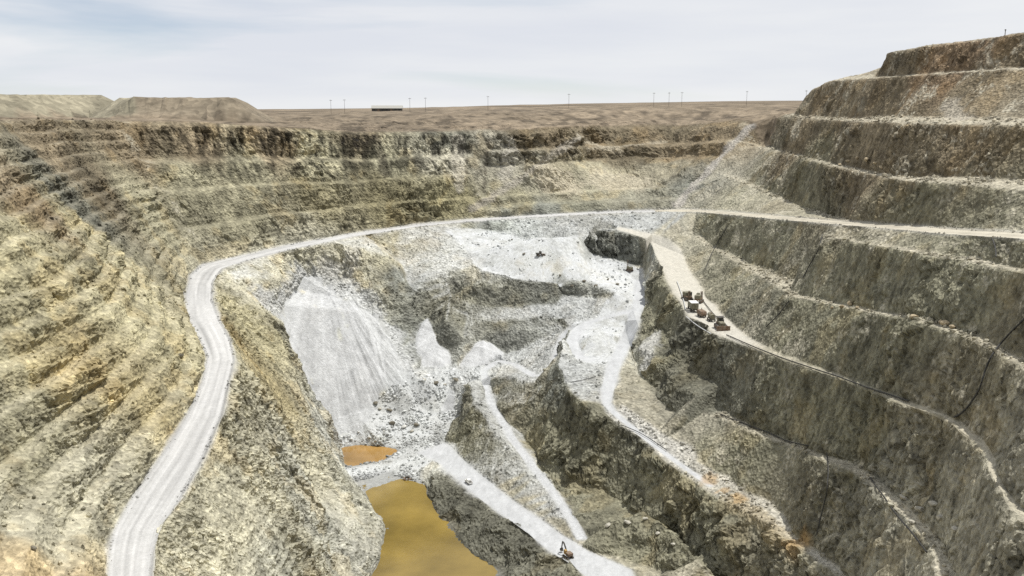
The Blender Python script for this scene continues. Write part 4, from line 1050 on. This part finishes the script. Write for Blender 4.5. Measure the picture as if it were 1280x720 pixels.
# ---- rocks
def rock_mesh(seed, sub=2):
    bm = bmesh.new(); bmesh.ops.create_icosphere(bm, subdivisions=sub, radius=1.0)
    co = np.array([v.co for v in bm.verts], np.float32)
    r = 1+0.35*perlin(co*1.1+seed*5.3, seed)+0.18*perlin(co*2.6+seed, seed+3)
    pl_ = np.random.default_rng(seed).normal(size=(7, 3)); pl_ /= np.linalg.norm(pl_, axis=1)[:, None]
    co = co*r[:, None]
    for n_ in pl_:                      # broken flat faces
        d = co@n_-0.62; co -= np.maximum(d, 0)[:, None]*n_*0.85
    for v, c in zip(bm.verts, co): v.co = c*np.array((1.15, 0.9, 0.75))
    me = bpy.data.meshes.new('boulder'); bm.to_mesh(me); bm.free(); return me
def rock_material(name, c):
    m, nt, b = mat(name); nd, lk = nt.nodes, nt.links
    nz = nd.new('ShaderNodeTexNoise'); nz.inputs['Scale'].default_value = 1.2; nz.inputs['Detail'].default_value = 8; nz.inputs['Roughness'].default_value = .65
    tcn = nd.new('ShaderNodeTexCoord'); lk.new(tcn.outputs['Object'], nz.inputs['Vector'])
    rp = nd.new('ShaderNodeValToRGB'); rp.color_ramp.elements[0].position = .3; rp.color_ramp.elements[1].position = .72
    rp.color_ramp.elements[0].color = (*[x*.6 for x in c], 1); rp.color_ramp.elements[1].color = (*[x*1.25 for x in c], 1)
    lk.new(nz.outputs['Fac'], rp.inputs[0]); lk.new(rp.outputs[0], b.inputs['Base Color'])
    bp = nd.new('ShaderNodeBump'); bp.inputs['Distance'].default_value = 0.2; lk.new(nz.outputs['Fac'], bp.inputs['Height']); lk.new(bp.outputs[0], b.inputs['Normal'])
    b.inputs['Roughness'].default_value = .95; return m
K_RP = rock_material('pale_rock', (.44, .42, .36)); K_RT = rock_material('tan_rock', (.40, .33, .22)); K_RD = rock_material('dark_rock', (.17, .155, .12)); K_RW = rock_material('white_rock', (.52, .52, .49))
meshes = {}
for nm, m in (('pale', K_RP), ('tan', K_RT), ('dark', K_RD), ('white', K_RW)):
    meshes[nm] = []
    for k in range(4):
        me = rock_mesh(len(meshes)*10+k); me.materials.append(m); meshes[nm].append(me)
def boulder(px, py, size, kind, label, group=None):
    h_ = hit2(px, py)
    if h_ is None: return
    o = bpy.data.objects.new('boulder', random.choice(meshes[kind])); COL.objects.link(o)
    o.location = h_[0]+Vector((0, 0, size*0.25)); o.scale = (size/2*random.uniform(.85, 1.15), size/2*random.uniform(.8, 1.1), size/2*random.uniform(.75, 1))
    o.rotation_euler = (random.uniform(-.3, .3), random.uniform(-.3, .3), random.uniform(0, 6.28))
    return tag(o, label, 'boulder', group)
boulder(1143, 399, 2.6, 'tan', 'single rounded pale tan boulder on the bench above the black hose')
RANK = {1: [''], 2: ['left', 'right'], 3: ['leftmost', 'middle', 'rightmost'], 4: ['leftmost', 'second from left', 'second from right', 'rightmost'],
        5: ['leftmost', 'second from left', 'middle', 'second from right', 'rightmost'],
        6: ['leftmost', 'second from left', 'third from left', 'third from right', 'second from right', 'rightmost']}
WORD = {'tan': 'tan', 'pale': 'pale', 'dark': 'dark', 'white': 'whitish'}
def cluster(pts, kinds, phrase, group):
    pts = sorted(pts)
    for i_, (x, y, s_) in enumerate(pts):
        k = kinds[i_ % len(kinds)]; boulder(x, y, s_, k, f"{RANK[len(pts)][i_]} boulder, {WORD[k]}, {phrase}".strip(), group)
cluster([(1052,385,1.9),(1062,381,2.4),(1040,386,1.6),(1072,386,1.7)], ['tan'], 'in the small heap on the bench above the machinery', 'boulders heaped on the sixth bench')
cluster([(1182,407,2.6),(1190,411,2.0),(1176,404,1.6)], ['tan'], 'right of the single rounded boulder', 'rusty boulders on the sixth bench')
cluster([(1060,203,2.4),(1072,199,2.8),(1083,202,3.2),(1095,206,2.6),(1102,211,2.2),(1050,207,1.9)], ['tan'], 'in the rockfall on the upper right bench', 'rockfall on the upper right bench')
cluster([(470,505,2.3),(475,512,2.0),(487,514,2.6)], ['dark', 'pale', 'dark'], 'at the foot of the big scree fan', 'boulders on the pit floor')
cluster([(490,530,3.0),(505,535,2.8),(520,532,2.6),(515,540,2.0)], ['dark', 'white', 'pale'], 'on the floor behind the orange pool', 'boulders on the pit floor')
cluster([(462,548,1.6),(448,541,1.5),(480,540,1.7)], ['white', 'pale'], 'at the rim of the orange pool', 'boulders on the pit floor')
cluster([(530,476,2.2),(545,480,2.6),(556,482,2.0),(570,476,3.0),(582,484,2.6)], ['pale', 'dark'], 'below the pointed scree cone', 'boulders on the pit floor')
cluster([(1130,625,2.2),(1150,640,2.6),(1165,632,2.0),(1140,655,1.8),(1175,650,2.4),(1195,665,2.2)], ['pale'], 'in the rubble of the lower right corner', 'boulders in the lower right rubble')
cluster([(760,658,2.0),(785,655,2.4),(806,650,2.2),(822,668,1.8),(842,682,2.0)], ['pale'], 'on the rock heap beside the ramp', 'boulders on the heap by the ramp')
boulder(225, 446, 2.2, 'dark', 'dark boulder on the tan slope just left of the road bend')
boulder(42, 687, 1.4, 'dark', 'small dark boulder on the sandy slope in the lower left corner')
cluster([(640,300,1.6),(655,318,2.0),(700,345,1.7),(715,358,1.9)], ['dark'], 'on the left part of the pale ledge', 'boulders on the pale ledge')
cluster([(730,352,2.0),(745,358,2.4),(760,350,1.8),(772,356,2.0)], ['dark'], 'on the pale ledge near the upright drill rig', 'boulders on the pale ledge')

# ---- rubble too small and too many to count
def rubble(name, regions, n, smin, smax, m, cond=None, seed=1, big=2.2):
    rg_ = np.random.default_rng(seed); msk = sel(*regions)
    if cond is not None: msk &= cond
    msk &= (np.abs(cw[:, 0]) < cw[:, 1]*0.62) & (cw[:, 1] < 640)
    ti = np.nonzero(msk)[0]; ar = np.linalg.norm(np.cross(V[T[ti, 1]]-V[T[ti, 0]], V[T[ti, 2]]-V[T[ti, 0]]), axis=1)
    cl_ = fbm(cw[ti].astype(np.float32)*np.float32(0.09), 3, seed+600); ar = ar*np.exp(3.2*cl_)
    pick = rg_.choice(ti, n, p=ar/ar.sum()); bc_ = rg_.dirichlet((1, 1, 1), n)
    pos = (V[T[pick]]*bc_[:, :, None]).sum(1)
    sz = smin*(smax/smin)**(rg_.random(n)**big)
    bm = bmesh.new(); bmesh.ops.create_icosphere(bm, subdivisions=1, radius=1.0)
    ic = np.array([v.co for v in bm.verts]); fc = np.array([[v.index for v in f.verts] for f in bm.faces]); bm.free()
    ang = rg_.random(n)*6.28; ca_, sa_ = np.cos(ang), np.sin(ang)
    q_ = ic[None]*(1+0.35*rg_.uniform(-1, 1, (n, len(ic), 1)))*(sz[:, None, None]/2)*rg_.uniform(.6, 1.2, (n, 1, 3))
    x_ = q_[:, :, 0]*ca_[:, None]-q_[:, :, 1]*sa_[:, None]; y_ = q_[:, :, 0]*sa_[:, None]+q_[:, :, 1]*ca_[:, None]
    co = np.stack([x_, y_, q_[:, :, 2]], 2)+pos[:, None]+np.array((0, 0, 1))*(sz*0.12)[:, None, None]
    f_ = (fc[None]+(np.arange(n)*len(ic))[:, None, None]).reshape(-1, 3)
    me = bpy.data.meshes.new(name); nf = len(f_); me.vertices.add(n*len(ic)); me.vertices.foreach_set('co', co.astype(np.float32).ravel())
    me.loops.add(nf*3); me.loops.foreach_set('vertex_index', f_.astype(np.int32).ravel()); me.polygons.add(nf); me.polygons.foreach_set('loop_start', np.arange(0, nf*3, 3, dtype=np.int32))
    me.update(calc_edges=True)
    vc = col[T[pick, 0]]*rg_.uniform(.7, 1.35, (n, 1)); at_ = me.attributes.new('ground_colour', 'FLOAT_COLOR', 'POINT')
    at_.data.foreach_set('color', np.c_[np.repeat(vc, len(ic), 0), np.ones(n*len(ic))].clip(0, .8).astype(np.float32).ravel())
    me.materials.append(m); me.polygons.foreach_set('use_smooth', np.zeros(nf, bool))
    o = bpy.data.objects.new(name, me); COL.objects.link(o); o['kind'] = 'stuff'; return o
def stuff(o, label, cat): o['label'] = label; o['category'] = cat
stuff(rubble('floor_rubble', ['pit_floor'], 3500, 0.35, 2.0, M_DUST, seed=3), 'grey broken rubble strewn over the pit floor', 'rubble')
stuff(rubble('bench_rubble', [n+'_ledge' for n in ('upper','second','third','fifth','sixth','eighth','ninth')], 5000, 0.3, 1.8, M_ROCK, seed=4), 'tan rubble fallen onto the benches of the right wall', 'rubble')
stuff(rubble('slope_rubble', ['left_face','left_ledge','pit_wall_lower'], 5000, 0.35, 1.7, M_ROCK, seed=5), 'loose tan stones on the left slopes', 'stones')
stuff(rubble('inner_rubble', ['pit_wall_inner','pale_ledge'], 2500, 0.4, 1.9, M_ROCK, seed=6), 'loose grey stones on the inner pit walls', 'stones')

te_ = edge[T].mean(1)
stuff(rubble('windrow_stones', ['haul_road'], 2200, 0.25, 0.9, M_ROCK, cond=(te_ < 0.13), seed=8), 'small stones of the windrows along the haul road edges', 'stones')
